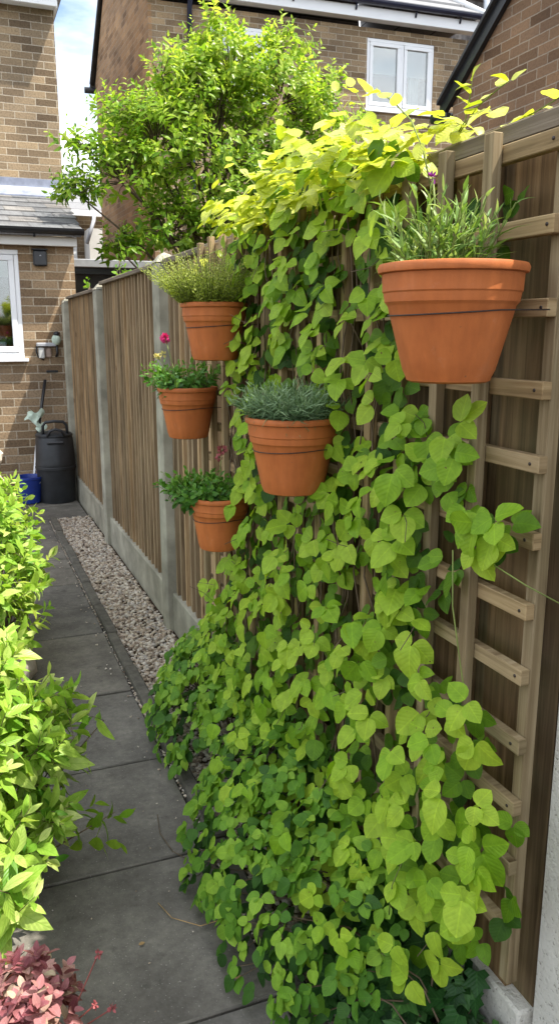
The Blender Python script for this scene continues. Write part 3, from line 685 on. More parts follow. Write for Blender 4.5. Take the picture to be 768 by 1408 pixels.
s = MB(); s.box(.745, .85, EY-.012, EY-.001, 1.125, 1.145, bev=.004); o = s.build('air_brick', M_['black']); tag(o, 'dark narrow slot low in the brick wall beside the fence', 'air brick')

# far house in the gap
fh = empty('distant_house', (2.6, 17, 0)); tag(fh, 'distant pale brick house with grey slate roof seen in the gap between the houses', 'house')
s = MB(); s.box(1.2, 5.0, 17.3, 22, -.05, 3.85); s.build('wall', M_['brick_buff'], fh)
s = MB(); s.box(2.56, 5.0, 16.6, 17.28, -.05, 3.45); s.build('porch_wall', M_['cream'], fh)
s = MB(); s.add([(1.0, 17.0, 3.80), (5.2, 17.0, 3.80), (5.2, 18.9, 4.85), (1.0, 18.9, 4.85), (5.2, 21, 3.8), (1, 21, 3.8)], [(0, 1, 2, 3), (3, 2, 4, 5), (0, 5, 4, 1)]); s.build('roof', M_['tile'], fh)
s = MB(); s.box(1.0, 5.2, 16.95, 16.98, 3.72, 3.83); s.build('fascia', M_['white'], fh)
s = MB(); s.tube([(2.72, 16.9, 3.72), (2.66, 16.55, 3.6), (2.50, 16.5, 3.15)], .035, 8); s.build('waste_pipe', M_['greyband'], fh)
s = MB(); s.box(2.33, 2.40, 17.2, 17.29, -.05, 3.45); s.build('corner_board', M_['white'], fh)
# low flat-roofed outbuilding
ob = empty('flat_roof_shed', (1.8, 9.5, 0)); tag(ob, 'low dark shed with grey flat roof edge between the extension and the tree', 'shed')
s = MB(); s.box(1.27, 2.5, 9.5, 10.8, -.05, 2.12); s.build('wall', M_['darkpanel'], ob)
s = MB(); s.box(1.26, 2.5, 9.44, 9.47, 2.12, 2.19); s.build('gutter', M_['black'], ob)
s = MB(); s.box(1.255, 2.53, 9.38, 10.85, 2.19, 2.275, bev=.006); s.build('roof_edge', M_['greyband'], ob)

# main house behind the tree, its own frame: x along the front, y backwards
az = R_(92.7); mh = empty('rear_house', (2.59, 11.13, 0), math.pi/2-az)
tag(mh, 'large brown brick house behind the tree with white upper windows and tiled roof', 'house')
def H(name, s, m): return s.build(name, M_[m], mh, world=False)
s = MB(); wall_with_hole(s, 0, 4.66, 0, .25, -.05, 5.60, [(.80, 1.62, 4.52, 5.42), (3.05, 4.10, 4.56, 5.48)]); H('front_wall', s, 'brick_house')
sk = -.27
s = MB()
prof = [(0, -.05), (0, 5.56), (1.95, 7.2), (3.45, 5.5), (3.45, -.05)]
vs = [(sk*p[0]/3.45-.003, p[0]-.001, p[1]) for p in prof]+[(sk*p[0]/3.45+.2, p[0]+.003, p[1]) for p in prof]
s.add(vs, [(0, 1, 2, 3, 4), (9, 8, 7, 6, 5)]+[(i, (i+1) % 5+0, 5+(i+1) % 5, 5+i) for i in range(5)]); H('side_wall', s, 'brick_side')
s = MB(); s.box(4.41, 4.66, .251, 3.45, -.05, 5.5); s.box(.3, 4.408, 3.2, 3.45, -.05, 5.5); H('back_wall', s, 'brick_side')
for (a, b, c, d, mu) in [(.80, 1.62, 4.52, 5.42, (1.21,)), (3.05, 4.10, 4.56, 5.48, (3.60,))]:
    frame_window(mh, a, b, c, d, .03, mu, gl='glass_sky', fw=.045)
for (a, b, c, d, zb) in [(.85, 1.57, 4.57, 5.37, 5.05), (3.10, 4.05, 4.61, 5.43, 5.12)]:
    s = MB(); s.box(a-.1, b+.1, .30, .32, zb, d+.05); s.build('blind', M_['net'], mh, world=False)
    for cx_ in (a, b):      # folded curtains
        s = MB()
        pts = [(cx_+(.004 if cx_ == a else -.004)+(i*.022 if cx_ == a else -i*.022), .35+.018*(i % 2)) for i in range(8)]
        vs = [(x, y, c-.05) for x, y in pts]+[(x, y, d+.05) for x, y in pts]; s.add(vs, [(i, i+1, i+9, i+8) for i in range(7)])
        s.build('curtain', M_['net'], mh, world=False)
s = MB(); s.box(.26, 4.4, 1.5, 1.56, 3.0, 5.6); s.build('room_wall', M_['room'], mh, world=False)
s = MB(); s.box(-.02, 4.70, -.16, -.135, 5.66, 5.80, bev=.004); s.box(-.02, 4.70, -.133, -.005, 5.665, 5.68); H('fascia', s, 'white')
s = MB(); s.prism([(-.22+.055*math.cos(a), 5.86+.055*math.sin(a)) for a in [math.pi+i*math.pi/8 for i in range(9)]], 'x', .48, 4.74)
for x in (1.0, 1.9, 2.8, 3.7, 4.4): s.tube([(x, -.2, 5.82), (x, -.165, 5.74)], .014, 6)
H('gutter', s, 'bluewhite')
s = MB(); s.tube([(.53, -.20, 5.80), (.53, -.19, 5.70), (.53, -.05, 5.55), (.53, -.05, 4.0), (.53, -.05, 0)], .034, 10); H('downpipe', s, 'bluewhite')
s = MB(); e0 = (-.05, -.24, 5.85); rzt = 7.33; ry = 1.95
# ribbed tile courses of the front slope, ending in a hip at the right
nC = 9
for i in range(nC):
    f0, f1 = i/nC, (i+1)/nC
    def pt(f, right, lift=0):
        xr = 4.72-1.07*f; xl = -.06
        return ((xr if right else xl), -.24+(ry+.24)*f, 5.85+(rzt-5.85)*f+lift)
    s.add([pt(f0, 0, .035), pt(f0, 1, .035), pt(f1, 1, .006), pt(f1, 0, .006), pt(f0, 0, -.01), pt(f0, 1, -.01)], [(0, 1, 2, 3), (4, 5, 1, 0)])
s.add([(4.72, -.24, 5.85), (4.72, 3.6, 5.85), (3.65, ry, rzt), (-.06, ry, rzt), (-.36, 3.6, 5.45), (4.72, 3.6, 5.45)], [(0, 1, 2), (3, 2, 5, 4)]); H('roof', s, 'tile')
s = MB(); s.tube([(4.74, -.25, 5.87), (3.65, ry, rzt+.02)], .05, 8); H('hip_tiles', s, 'white')
s = MB()
s.tube([(-.10, -.2, 5.66), (-.16, 1.95, 7.30), (-.32, 3.55, 5.5)], .045, 6); s.tube([(-.44, 3.6, 5.42), (-.10, 3.6, 5.42)], .05, 8); H('verge', s, 'darkpanel')
# chimney stack behind the hip
cy = empty('chimney_stack', (8.6, 12.6, 0)); tag(cy, 'dark stone chimney with a steel flue rising behind the tiled roof', 'chimney')
s = MB(); s.box(7.88, 8.72, 12.3, 12.9, 0, 7.5, bev=.02); s.box(7.83, 8.77, 12.25, 12.95, 6.72, 6.8, bev=.01); s.build('stack', M_['stonewall'], cy)
s = MB(); s.tube([(8.36, 12.15, 5.6), (8.36, 12.15, 7.6)], .055, 12); s.build('flue', M_['steel'], cy)

# right gable building, parallel with the fence
gb = empty('gable_house', (4.1, 4, 0)); tag(gb, 'dark red brown brick gable with black sloping bargeboard above the fence', 'house')
GY, GZ = 6.37, 3.42; ridge = (3.0, GZ+(GY-3.0)*.74)
s = MB(); s.prism([(GY, -.05), (GY, GZ), ridge, (-.4, GZ), (-.4, -.05)], 'x', 4.1, 4.35); s.box(4.35, 9, GY-.25, GY-.002, -.05, GZ-.05); s.box(4.35, 9, -.398, -.2, -.05, GZ-.05)
s.build('gable_wall', M_['brick_gable'], gb)
s = MB()
def bb(off0, off1, x0, x1):
    a = (GY+.14, GZ-.02); r = (ridge[0], ridge[1]+.11)
    s.prism([(a[0], a[1]+off0), (a[0], a[1]+off1), (r[0], r[1]+off1), (r[0], r[1]+off0)], 'x', x0, x1)
    s.prism([(-.54, GZ-.02+off0), (-.54, GZ-.02+off1), (r[0], r[1]+off1), (r[0], r[1]+off0)], 'x', x0, x1)
bb(-.12, .0, 4.055, 4.096); s.box(4.03, 4.09, GY+.0, GY+.17, GZ-.24, GZ-.10, bev=.01); s.build('bargeboard', M_['black'], gb)
s = MB(); bb(.004, .035, 4.02, 9); s.build('roof', M_['darkpanel'], gb)
s = MB(); s.tube([(4.03, GY+.20, GZ-.10), (9, GY+.20, GZ-.10)], .055, 10); s.build('gutter', M_['black'], gb)

# ================================================================== BIN, BUCKET, MOP
bn = empty('lidded_bin', (.735, 7.33, 0)); tag(bn, 'tall black ribbed plastic bin with a hooped carry handle against the brick wall', 'bin')
s = MB(); s.lathe([(0, .0), (.150, .0), (.156, .012), (.165, .26), (.172, .30), (.178, .305), (.178, .325), (.172, .33), (.175, .345), (.172, .36), (.160, .575), (.152, .59), (.0, .592)], (.735, 7.33, 0), 48)
autosmooth(s.build('bin_body', M_['bin'], bn), 40)
s = MB(); s.lathe([(.0, .632), (.10, .63), (.150, .616), (.161, .606), (.161, .594), (0, .593)], (.735, 7.33, 0), 40); autosmooth(s.build('lid', M_['bin'], bn), 40)
s = MB(); s.box(.655, .80, 7.155, 7.18, .535, .558, bev=.008); s.build('hand_slot', M_['black'], bn)
s = MB(); hp = [(.635, 7.25, .60), (.637, 7.24, .69), (.66, 7.235, .722), (.735, 7.23, .73), (.81, 7.235, .722), (.838, 7.24, .69), (.845, 7.25, .60)]
s.tube(hp, .013, 8); s.build('handle', M_['bin'], bn)
s = MB(); s.tube([(.665, 7.19, .60), (.69, 7.18, .65), (.735, 7.178, .665), (.785, 7.18, .65), (.81, 7.19, .60)], .012, 8); s.build('handle', M_['bin'], bn)
bk = empty('blue_bucket', (.52, 7.3, 0)); tag(bk, 'blue plastic bucket standing beside the tall black bin', 'bucket')
s = MB(); s.lathe([(0, .01), (.085, .01), (.115, .22), (.122, .225), (.122, .245), (.114, .245), (.108, .22), (.08, .02), (0, .02)], (.50, 7.32, 0), 40); autosmooth(s.build('bucket_body', M_['bluebucket'], bk), 40)
s = MB(); s.tube([(.50+.12*math.cos(a), 7.32+.03, .235-.06*abs(math.sin(a))) if 0 else (.50+.118*math.cos(a), 7.32-.10*math.sin(a), .225-.05*math.sin(a)) for a in [i*math.pi/12 for i in range(13)]], .004, 6); s.build('bail_handle', M_['steel'], bk)
mp_ = empty('cleaning_mop', (.55, 7.35, .1)); tag(mp_, 'mop with black upper handle, white lower pole and a pale green cloth tied on', 'mop')
s = MB(); s.tube([(.525, 7.38, .05), (.60, 7.52, .52)], .011, 8); s.build('lower_pole', M_['white'], mp_)
s = MB(); s.tube([(.60, 7.52, .52), (.725, 7.70, 1.06)], .014, 8); s.build('upper_pole', M_['black'], mp_)
s = MB()
def clothpt(u, v):
    x = .585+.15*(u-.45)+.02*math.sin(v*9); z = .80-.16*v+.02*math.sin(u*8)-.03*u*v; y = 7.55-.05*math.sin(u*math.pi)+.015*math.sin(u*14+v*4)
    return (x+.02*v, y, z)
G = 9; vs = [clothpt(i/G, j/G) for j in range(G+1) for i in range(G+1)]
fs = [(j*(G+1)+i, j*(G+1)+i+1, (j+1)*(G+1)+i+1, (j+1)*(G+1)+i) for j in range(G) for i in range(G) if not ((i < 3 and 4 < j) or (i > 6 and 3 < j < 6) or (i < 2 and j < 1))]
s.add(vs, fs, smooth=True); s.build('cloth', M_['mint'], mp_)

# ================================================================== POTS
def pot(label, c, D, H_, bD, lean=0):
    """c = centre of the rim top"""
    root = empty('hanging_pot', (c[0], c[1], c[2]-H_)); tag(root, label, 'flower pot', 'terracotta pots hung on the fence and trellis')
    R = D/2; b = bD/2; rim = .34*H_
    r1 = R*.955; rb = r1*.90
    def rad(z): return b+(rb-b)*(z/(H_-rim))
    s = MB(); prof = [(0, 0), (b-.008, 0), (b-.002, .003), (b+.0005, .010)]+[(rad(z), z) for z in np.linspace(.02, H_-rim-.002, 6)]
    prof += [(rb+.001, H_-rim), (rb+.0045, H_-rim+.004), (rb+.006, H_-rim*.80), (rb+.0065, H_-rim*.72), (rb+.0085, H_-rim*.68), (r1*.985, H_-.018), (r1*.99, H_-.016)]
    prof += [(r1*.94, H_-.018), (r1*.90, H_-.04), (0, H_-.04)]
    s.lathe(prof, (0, 0, 0), 64); autosmooth(s.build('pot_body', M_['terracotta'], root, world=False), 30)
    s = MB(); s.lathe([(r1*.99, H_-.0155), (R-.001, H_-.014), (R+.001, H_-.007), (R-.002, H_-.001), (R-.008, H_), (r1*.94, H_-.003), (r1*.935, H_-.0155)], (0, 0, 0), 64, closed=True)
    autosmooth(s.build('rim', M_['terracotta'], root, world=False), 50)
    s = MB(); s.ball((0, 0, H_-.038), r1*.90, r1*.90, .02, 24, 6, .03); s.build('soil', M_['soil'], root, world=False)
    s = MB(); zw = H_*.60; rw_ = rad(zw)+.0012
    pts = [(rw_*math.cos(a), rw_*math.sin(a), zw+.006*math.cos(a)) for a in [R_(-75)-i*R_(210)/28 for i in range(29)]]
    pts = [(.862-c[0], -R*.75, zw+.003)]+[(p[0], p[1], p[2]) for p in pts]+[(.862-c[0], R*.75, zw+.003)]
    s.tube(pts, .0012, 6); s.build('hanging_wire', M_['wire'], root, world=False)
    return root
pA = pot('largest terracotta pot, hung highest at the right end of the bare trellis', (.740, 1.130, 1.603), .236, .184, .138)
pB = pot('terracotta pot of bushy yellow green thyme, hung high just left of the vine', (.745, 2.44, 1.585), .208, .174, .138)
pC = pot('terracotta pot furthest left, with the pink flower rising over its rim', (.745, 2.78, 1.308), .214, .180, .140)
pD = pot('terracotta pot full of grey green lavender in front of the climbing vine', (.740, 1.79, 1.300), .232, .186, .148)
pE = pot('lowest terracotta pot, its dark green herb spilling to the left', (.745, 2.42, .984), .200, .174, .134)

def tufts(c, r, n, spread, zb):
    """base points on a disc and axes splaying outward"""
    a = rng.uniform(0, 6.28, n); q = np.sqrt(rng.random(n))*r
    d = np.stack([np.cos(a)*q, np.sin(a)*q], 1)
    P = np.stack([c[0]+d[:, 0]*.75, c[1]+d[:, 1]*.75, np.full(n, zb)], 1)
    A = norm(np.stack([d[:, 0]/r*spread+rng.normal(0, .12, n), d[:, 1]/r*spread+rng.normal(0, .12, n), np.ones(n)], 1)); return P, A
# thyme (pot B)
pl = empty('thyme_plant', (.745, 2.44, 1.56)); tag(pl, 'yellow green thyme with masses of fine upright stems in the upper left pot', 'plant')
P, A = tufts((.735, 2.44), .09, 480, 1.15, 1.56); ln = rng.uniform(.12, .20, 480)
LP, LT, LN, LS = shoots(P, A, 22, ln, .0125, (25, 60), .0, False)
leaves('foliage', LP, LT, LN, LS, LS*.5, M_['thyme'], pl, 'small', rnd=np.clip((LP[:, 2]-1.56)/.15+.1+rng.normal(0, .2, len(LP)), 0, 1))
s = MB()
for p, a, l in zip(P, A, ln): s.tube([p, p+a*l*.5+rng.normal(0, .003, 3), p+a*l*1.02], [.0011, .0009, .0005], 3, cap=False)
s.build('stems', M_['stem'], pl)
# lavender (pot D)
pl = empty('lavender_plant', (.74, 1.79, 1.27)); tag(pl, 'grey green lavender cushion of fine needle leaves in the pot before the vine', 'plant')
P, A = tufts((.735, 1.79), .095, 300, 1.35, 1.282); ln = rng.uniform(.06, .115, 300)
LP, LT, LN, LS = shoots(P, A, 16, ln, .036, (18, 55), .0, False)
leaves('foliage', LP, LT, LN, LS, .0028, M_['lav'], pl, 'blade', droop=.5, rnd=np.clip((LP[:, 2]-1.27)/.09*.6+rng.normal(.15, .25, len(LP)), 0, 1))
# leafy plant with pink flower (pot C)
pl = empty('pink_flower_plant', (.745, 2.78, 1.28)); tag(pl, 'leafy green plant with one pink flower head on a tall stalk', 'plant')
P, A = tufts((.73, 2.80), .085, 75, 1.15, 1.28); ln = rng.uniform(.06, .15, 75)
LP, LT, LN, LS = shoots(P, A, 9, ln, .038, (30, 80), .1, False)
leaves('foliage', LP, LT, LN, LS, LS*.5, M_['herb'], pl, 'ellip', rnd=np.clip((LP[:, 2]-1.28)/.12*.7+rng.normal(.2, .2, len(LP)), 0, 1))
s = MB(); f1 = Vector((.70, 2.90, 1.475)); f2 = Vector((.68, 2.95, 1.405))
s.tube([(.73, 2.80, 1.28), (.715, 2.86, 1.38), f1], .0016, 5); s.tube([(.73, 2.82, 1.29), (.70, 2.90, 1.37), f2], .0016, 5)
for p, a, l in zip(P, A, ln): s.tube([p, p+a*l], [.0016, .0008], 4, cap=False)
s.build('stems', M_['stem'], pl)
def petals(name, c, r, n, Lp, Wp, m, parent):
    d = norm(rng.normal(size=(n, 3))); leaves(name, np.array(c)+d*r*.35, d+rng.normal(0, .3, (n, 3)), rng.normal(size=(n, 3)), Lp, Wp, m, parent, 'small', fold=.1)
petals('flower_head', f1, .016, 60, .016, .013, M_['pink'], pl)
petals('flower_bud', f2, .012, 26, .014, .009, M_['yellowbud'], pl); petals('flower_bud', f2+Vector((.01, -.05, .012)), .01, 18, .012, .008, M_['yellowbud'], pl)
# herb (pot E)
pl = empty('trailing_herb', (.745, 2.42, .95)); tag(pl, 'dense dark green leafy herb spilling from the lowest pot with a dull red flower', 'plant')
P, A = tufts((.715, 2.46), .09, 110, 1.4, .955); ln = rng.uniform(.06, .125, 110)
P2 = np.array([[.70, 2.50, .955]]*12)+rng.normal(0, .012, (12, 3)); A2 = norm(np.array([[-.35, 1.0, .25]])+rng.normal(0, .25, (12, 3)))
P = np.vstack([P, P2]); A = np.vstack([A, A2]); ln = np.concatenate([ln, rng.uniform(.1, .2, 12)])
LP, LT, LN, LS = shoots(P, A, 10, ln, .037, (30, 80), .15, False)
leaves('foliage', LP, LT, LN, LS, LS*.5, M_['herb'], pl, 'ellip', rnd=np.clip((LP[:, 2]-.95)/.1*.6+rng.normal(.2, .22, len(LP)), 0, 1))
s = MB(); f3 = Vector((.76, 2.43, 1.13)); s.tube([(.74, 2.42, .96), (.75, 2.43, 1.04), f3], .0015, 5)
s.tube([(.70, 2.52, .97), (.66, 2.64, 1.0), (.64, 2.74, 1.005)], .0012, 5)
for p, a, l in zip(P, A, ln): s.tube([p, p+a*l], [.0016, .0008], 4, cap=False)
s.build('stems', M_['stem'], pl); petals('flower_head', f3, .016, 40, .014, .010, M_['dullred'], pl)
petals('flower_head', f3+Vector((0, .035, -.03)), .014, 24, .012, .008, M_['dullred'], pl)
# strap-leaved plant (pot A)
pl = empty('carnation_plant', (.74, 1.13, 1.58)); tag(pl, 'grassy silver green plant with a small purple bud in the largest pot', 'plant')
P, A = tufts((.74, 1.17), .066, 64, .42, 1.566); ln = rng.uniform(.06, .16, 64)
LP, LT, LN, LS = shoots(P, A, 12, ln, .052, (12, 50), .05, True)
leaves('foliage', LP, LT, LN, LS, rng.uniform(.004, .0075, len(LS)), M_['carn'], pl, 'lance', droop=.55, fold=.5, rnd=np.clip(rng.normal(.5, .28, len(LP)), 0, 1))
s = MB()
for p, a, l in zip(P, A, ln): s.tube([p, p+a*l], [.0018, .001], 4, cap=False)
fb = Vector((.715, 1.16, 1.735)); s.tube([(.73, 1.14, 1.57), (.72, 1.15, 1.66), fb], .0018, 5); s.build('stems', M_['stem'], pl)
petals('flower_bud', fb, .004, 12, .010, .004, M_['purple'], pl)

# ================================================================== CLIMBING VINE
def inpoly(x, y, poly):
    c = np.zeros(len(x), bool); n = len(poly)
    for i in range(n):
        x1, y1 = poly[i]; x2, y2 = poly[(i+1) % n]
        if y1 == y2: continue
        k = ((y1 > y) != (y2 > y)) & (x < (x2-x1)*(y-y1)/(y2-y1)+x1); c ^= k
    return c
# outline of the hanging curtain in the fence plane (y, z), metres
VINE = [(2.47, 1.86), (2.42, 1.62), (2.47, 1.40), (2.42, 1.17), (2.37, 1.03), (2.47, .82), (2.62, .62), (2.74, .44), (2.78, .25), (1.15, .22), (1.07, .36), (.985, .50), (.965, .64), (1.04, .73),
        (1.07, .85), (1.17, .86), (1.26, .84), (1.25, .98), (1.17, 1.07), (1.06, 1.11), (1.05, 1.20), (1.16, 1.19), (1.19, 1.25), (1.21, 1.32), (1.30, 1.375), (1.41, 1.40), (1.42, 1.50), (1.38, 1.62), (1.36, 1.70), (1.34, 1.78), (1.34, 1.86)]
HOLES = [(1.70, 1.47, .05, .16), (1.60, 1.28, .045, .16), (1.94, 1.36, .05, .10), (1.97, 1.02, .06, .12), (1.63, .86, .04, .10), (1.33, .86, .045, .09), (1.48, .63, .035, .09), (2.25, 1.52, .04, .10), (1.50, 1.05, .04, .07), (1.83, .60, .05, .08), (2.12, .83, .045, .08), (2.3, .62, .04, .07)]
def noise2(x, y):
    return np.sin(x*23+1.3*np.sin(y*6+1))*.5+np.sin(x*41+y*5+2)*.3+np.sin(y*17+x*9)*.35
def scatter(n, y0, y1, z0, z1, mind, poly, thr=-.2):
    pts = []; cand = np.stack([rng.uniform(y0, y1, n*14), rng.uniform(z0, z1, n*14)], 1)
    cand = cand[inpoly(cand[:, 0], cand[:, 1], poly)]
    keep = np.ones(len(cand), bool)
    for hy, hz, ry_, rz_ in HOLES: keep &= ((cand[:, 0]-hy)/ry_)**2+((cand[:, 1]-hz)/rz_)**2 > rng.uniform(.6, 1.1, len(cand))
    keep &= noise2(cand[:, 0], cand[:, 1]) > thr+rng.normal(0, .15, len(cand))
    cand = cand[keep]; acc = np.zeros((0, 2))
    for c in cand:
        if len(acc) == 0 or np.min(np.sum((acc-c)**2, 1)) > mind**2: acc = np.vstack([acc, c])
        if len(acc) >= n: break
    return acc
vine = empty('climbing_vine', (.86, 1.9, 0)); tag(vine, 'lime green climbing vine with rounded leaves covering the trellis and fence top', 'climbing plant')
def triples(C, nrm, Lf, m, name, parent, spreadT=.5, asp=.90, rnd0=.5, shape='ovate', tdir=(-.30, 0, -1), k3=3, droop=.25, rndsd=.17):
    """groups of three leaves hanging from each node"""
    n = len(C); P = []; T = []; Nn = []; S = []; RR = []
    grp = rng.normal(0, rndsd, n); Lf = np.broadcast_to(Lf, (n,)); side = rng.choice([-1, 1], n)
    base = np.array(tdir)+rng.normal(0, spreadT, (n, 3)); nr = norm(nrm+rng.normal(0, .28, (n, 3)))
    t0 = norm(base-nr*np.sum(base*nr, 1, keepdims=True)); b0 = np.cross(t0, nr)
    for q in range(k3):
        ang = {0: rng.normal(0, .2, n), 1: rng.normal(1.25, .3, n)*side, 2: -rng.normal(1.25, .3, n)*side}[q]
        t = t0*np.cos(ang)[:, None]+b0*np.sin(ang)[:, None]
        n2 = nr+rng.normal(0, .22, (n, 3)); of = (.18 if q == 0 else .05)
        P.append(C+t*(Lf*of)[:, None]+nr*(rng.uniform(0, .012, n))[:, None]); T.append(t); Nn.append(n2)
        S.append(Lf*rng.uniform(.8, 1.12, n)*(1 if q == 0 else .82)); RR.append(rnd0+grp+rng.normal(0, .10, n))
    P, T, Nn, S, RR = map(np.concatenate, (P, T, Nn, S, RR))
    keep = rng.random(len(P)) > .10
    return leaves(name, P[keep], T[keep], Nn[keep], S[keep], S[keep]*asp*rng.uniform(.88, 1.1, keep.sum()), m, parent, shape, rnd=RR[keep], droop=droop)
# back layer against the trellis, depth shade put in as darker leaf tones, and front layer
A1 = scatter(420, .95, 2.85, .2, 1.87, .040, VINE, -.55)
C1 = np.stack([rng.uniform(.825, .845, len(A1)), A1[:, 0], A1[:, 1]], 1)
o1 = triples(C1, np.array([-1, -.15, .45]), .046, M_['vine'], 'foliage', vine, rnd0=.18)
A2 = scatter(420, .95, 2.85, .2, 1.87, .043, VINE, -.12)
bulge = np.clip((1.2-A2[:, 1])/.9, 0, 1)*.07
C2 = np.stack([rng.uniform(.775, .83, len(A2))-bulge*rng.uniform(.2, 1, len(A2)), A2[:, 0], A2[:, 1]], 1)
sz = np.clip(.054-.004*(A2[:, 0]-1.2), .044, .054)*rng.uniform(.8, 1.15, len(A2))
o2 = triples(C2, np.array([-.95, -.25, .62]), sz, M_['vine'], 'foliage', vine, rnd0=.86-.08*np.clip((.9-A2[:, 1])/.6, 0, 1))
# top mass over the fence, sunlight put into its paler leaf colours
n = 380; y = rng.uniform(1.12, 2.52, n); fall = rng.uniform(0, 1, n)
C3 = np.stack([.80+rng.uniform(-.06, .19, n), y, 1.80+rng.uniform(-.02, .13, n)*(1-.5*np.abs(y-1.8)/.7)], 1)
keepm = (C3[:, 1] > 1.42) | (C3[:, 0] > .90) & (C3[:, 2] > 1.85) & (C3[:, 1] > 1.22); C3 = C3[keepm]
triples(C3, np.array([-.35, -.2, 1.0]), rng.uniform(.038, .056, len(C3)), M_['vine_top'], 'young_sunlit_foliage', vine, rnd0=.5, tdir=(-.9, -.1, -.25), spreadT=.6)
# leaves behind the right end of the lattice, shade put into their dark tone
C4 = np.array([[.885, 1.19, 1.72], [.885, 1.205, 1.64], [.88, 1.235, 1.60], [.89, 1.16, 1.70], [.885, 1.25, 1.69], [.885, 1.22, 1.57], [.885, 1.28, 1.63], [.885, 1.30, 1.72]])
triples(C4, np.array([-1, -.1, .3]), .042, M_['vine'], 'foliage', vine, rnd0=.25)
# shoots rising above the fence
s = MB(); SP = []; SA = []
def shoot(pts, r=.002, n=6, every=.035):
    MB().tube(pts, [r*.6]*(len(pts)-1)+[r*.3], 5).build('young_shoot', M_['stem'], vine)
shoot_paths = [[(.93, 1.44, 1.86), (.93, 1.40, 1.89), (.91, 1.36, 1.915), (.90, 1.34, 1.94)],
               [(.93, 1.42, 1.87), (.92, 1.35, 1.90), (.93, 1.30, 1.92), (.94, 1.28, 1.93)],
               [(.95, 1.30, 1.86), (.95, 1.22, 1.865), (.95, 1.15, 1.875), (.95, 1.12, 1.89)],
               [(.82, 1.55, 1.86), (.80, 1.56, 1.93), (.79, 1.60, 1.985)],
               [(.78, 1.27, 1.74), (.765, 1.275, 1.80), (.76, 1.31, 1.855), (.755, 1.37, 1.90), (.76, 1.44, 1.935), (.775, 1.50, 1.945)],
               [(.84, 2.35, 1.86), (.80, 2.46, 1.93), (.77, 2.56, 1.93)], [(.84, 2.25, 1.87), (.80, 2.30, 1.94), (.78, 2.36, 1.98)],
               [(.84, 1.95, 1.88), (.80, 1.98, 1.95), (.80, 2.02, 2.0)], [(.86, 1.75, 1.88), (.84, 1.74, 1.96), (.83, 1.76, 2.02)],
               [(.84, 2.42, 1.78), (.78, 2.60, 1.74), (.74, 2.70, 1.69)]]
PP = []; TT = []; NN = []; SS = []
for path in shoot_paths:
    pv = [Vector(p) for p in path]; shoot(pv, .0022)
    for a, b in zip(pv, pv[1:]):
        for f in (.25, .75):
            q = a.lerp(b, f); d = (b-a).normalized(); t = Vector((random.uniform(-1, .6), random.uniform(-1, 1), random.uniform(-.5, .5)))
            PP.append(q); TT.append(t+d*.3); NN.append((random.uniform(-.7, .1), random.uniform(-.5, .2), 1)); SS.append(random.uniform(.026, .044))
    PP.append(pv[-1]); TT.append(pv[-1]-pv[-2]); NN.append((-.5, -.5, .8)); SS.append(.03)
SS = np.array(SS); leaves('young_sunlit_foliage', PP, TT, NN, SS, SS*.66, M_['vine_top'], vine, 'ovate')
n = 34; yy = rng.uniform(1.22, 2.1, n)
E0 = np.stack([rng.uniform(.60, .74, n), yy, rng.uniform(.12, .42, n)], 1)
triples(E0, np.array([-.8, -.3, .8]), rng.uniform(.038, .052, n), M_['vine'], 'foliage', vine, rnd0=.85, tdir=(-.5, -.2, -.7))
# large single leaves spilling at the right end
E1 = np.array([[.80, 1.06, 1.195], [.79, 1.10, 1.185], [.80, 1.145, 1.20], [.775, 1.01, .63], [.77, 1.03, .515], [.775, 1.07, .50], [.79, 1.06, .80], [.785, 1.09, .86], [.79, 1.16, 1.345], [.80, 1.185, 1.29], [.80, 1.10, 1.14]])
triples(E1, np.array([-1, -.35, .55]), .058, M_['vine'], 'foliage', vine, rnd0=.85, tdir=(-.2, -.25, -1))
# stems: twisting climbing stems on the lattice + loose tendrils
for k in range(26):
    y0 = rng.uniform(1.50, 2.6); z = .05; pts = []; yy = y0
    while z < 1.84:
        pts.append((.835+.012*math.sin(z*19+k), yy+.015*math.sin(z*9+k*2), z)); z += .09; yy += rng.normal(0, .012)
    s.tube(pts, [.003*(1-.5*i/len(pts)) for i in range(len(pts))], 5)
vst = s
s = MB(); s.tube([(.80, 1.14, 1.115), (.80, 1.06, 1.12), (.82, 1.0, 1.10), (.86, .955, 1.075)], .0013, 5); s.build('tendril', M_['stem'], vine)
s = MB(); s.tube([(.79, 1.165, 1.12), (.785, 1.15, 1.02), (.79, 1.125, .92), (.80, 1.12, .86), (.795, 1.14, .835)], .0014, 5); s.build('tendril', M_['stem'], vine)
s = MB(); s.tube([(.74, 1.20, .50), (.72, 1.215, .42), (.73, 1.24, .33)], .0014, 5); s.build('tendril', M_['stem'], vine)
s = vst
for k in range(60):
    c = C2[rng.integers(len(C2))]; d = rng.normal(0, .04, 3); d[0] = -abs(d[0])*.6
    s.tube([c, c+d*.6+np.array([0, 0, -.01]), c+d*1.2+np.array([-.01, 0, -.04*rng.random()])], .0009, 4, cap=False)
s.build('stems', M_['woodystem'], vine)

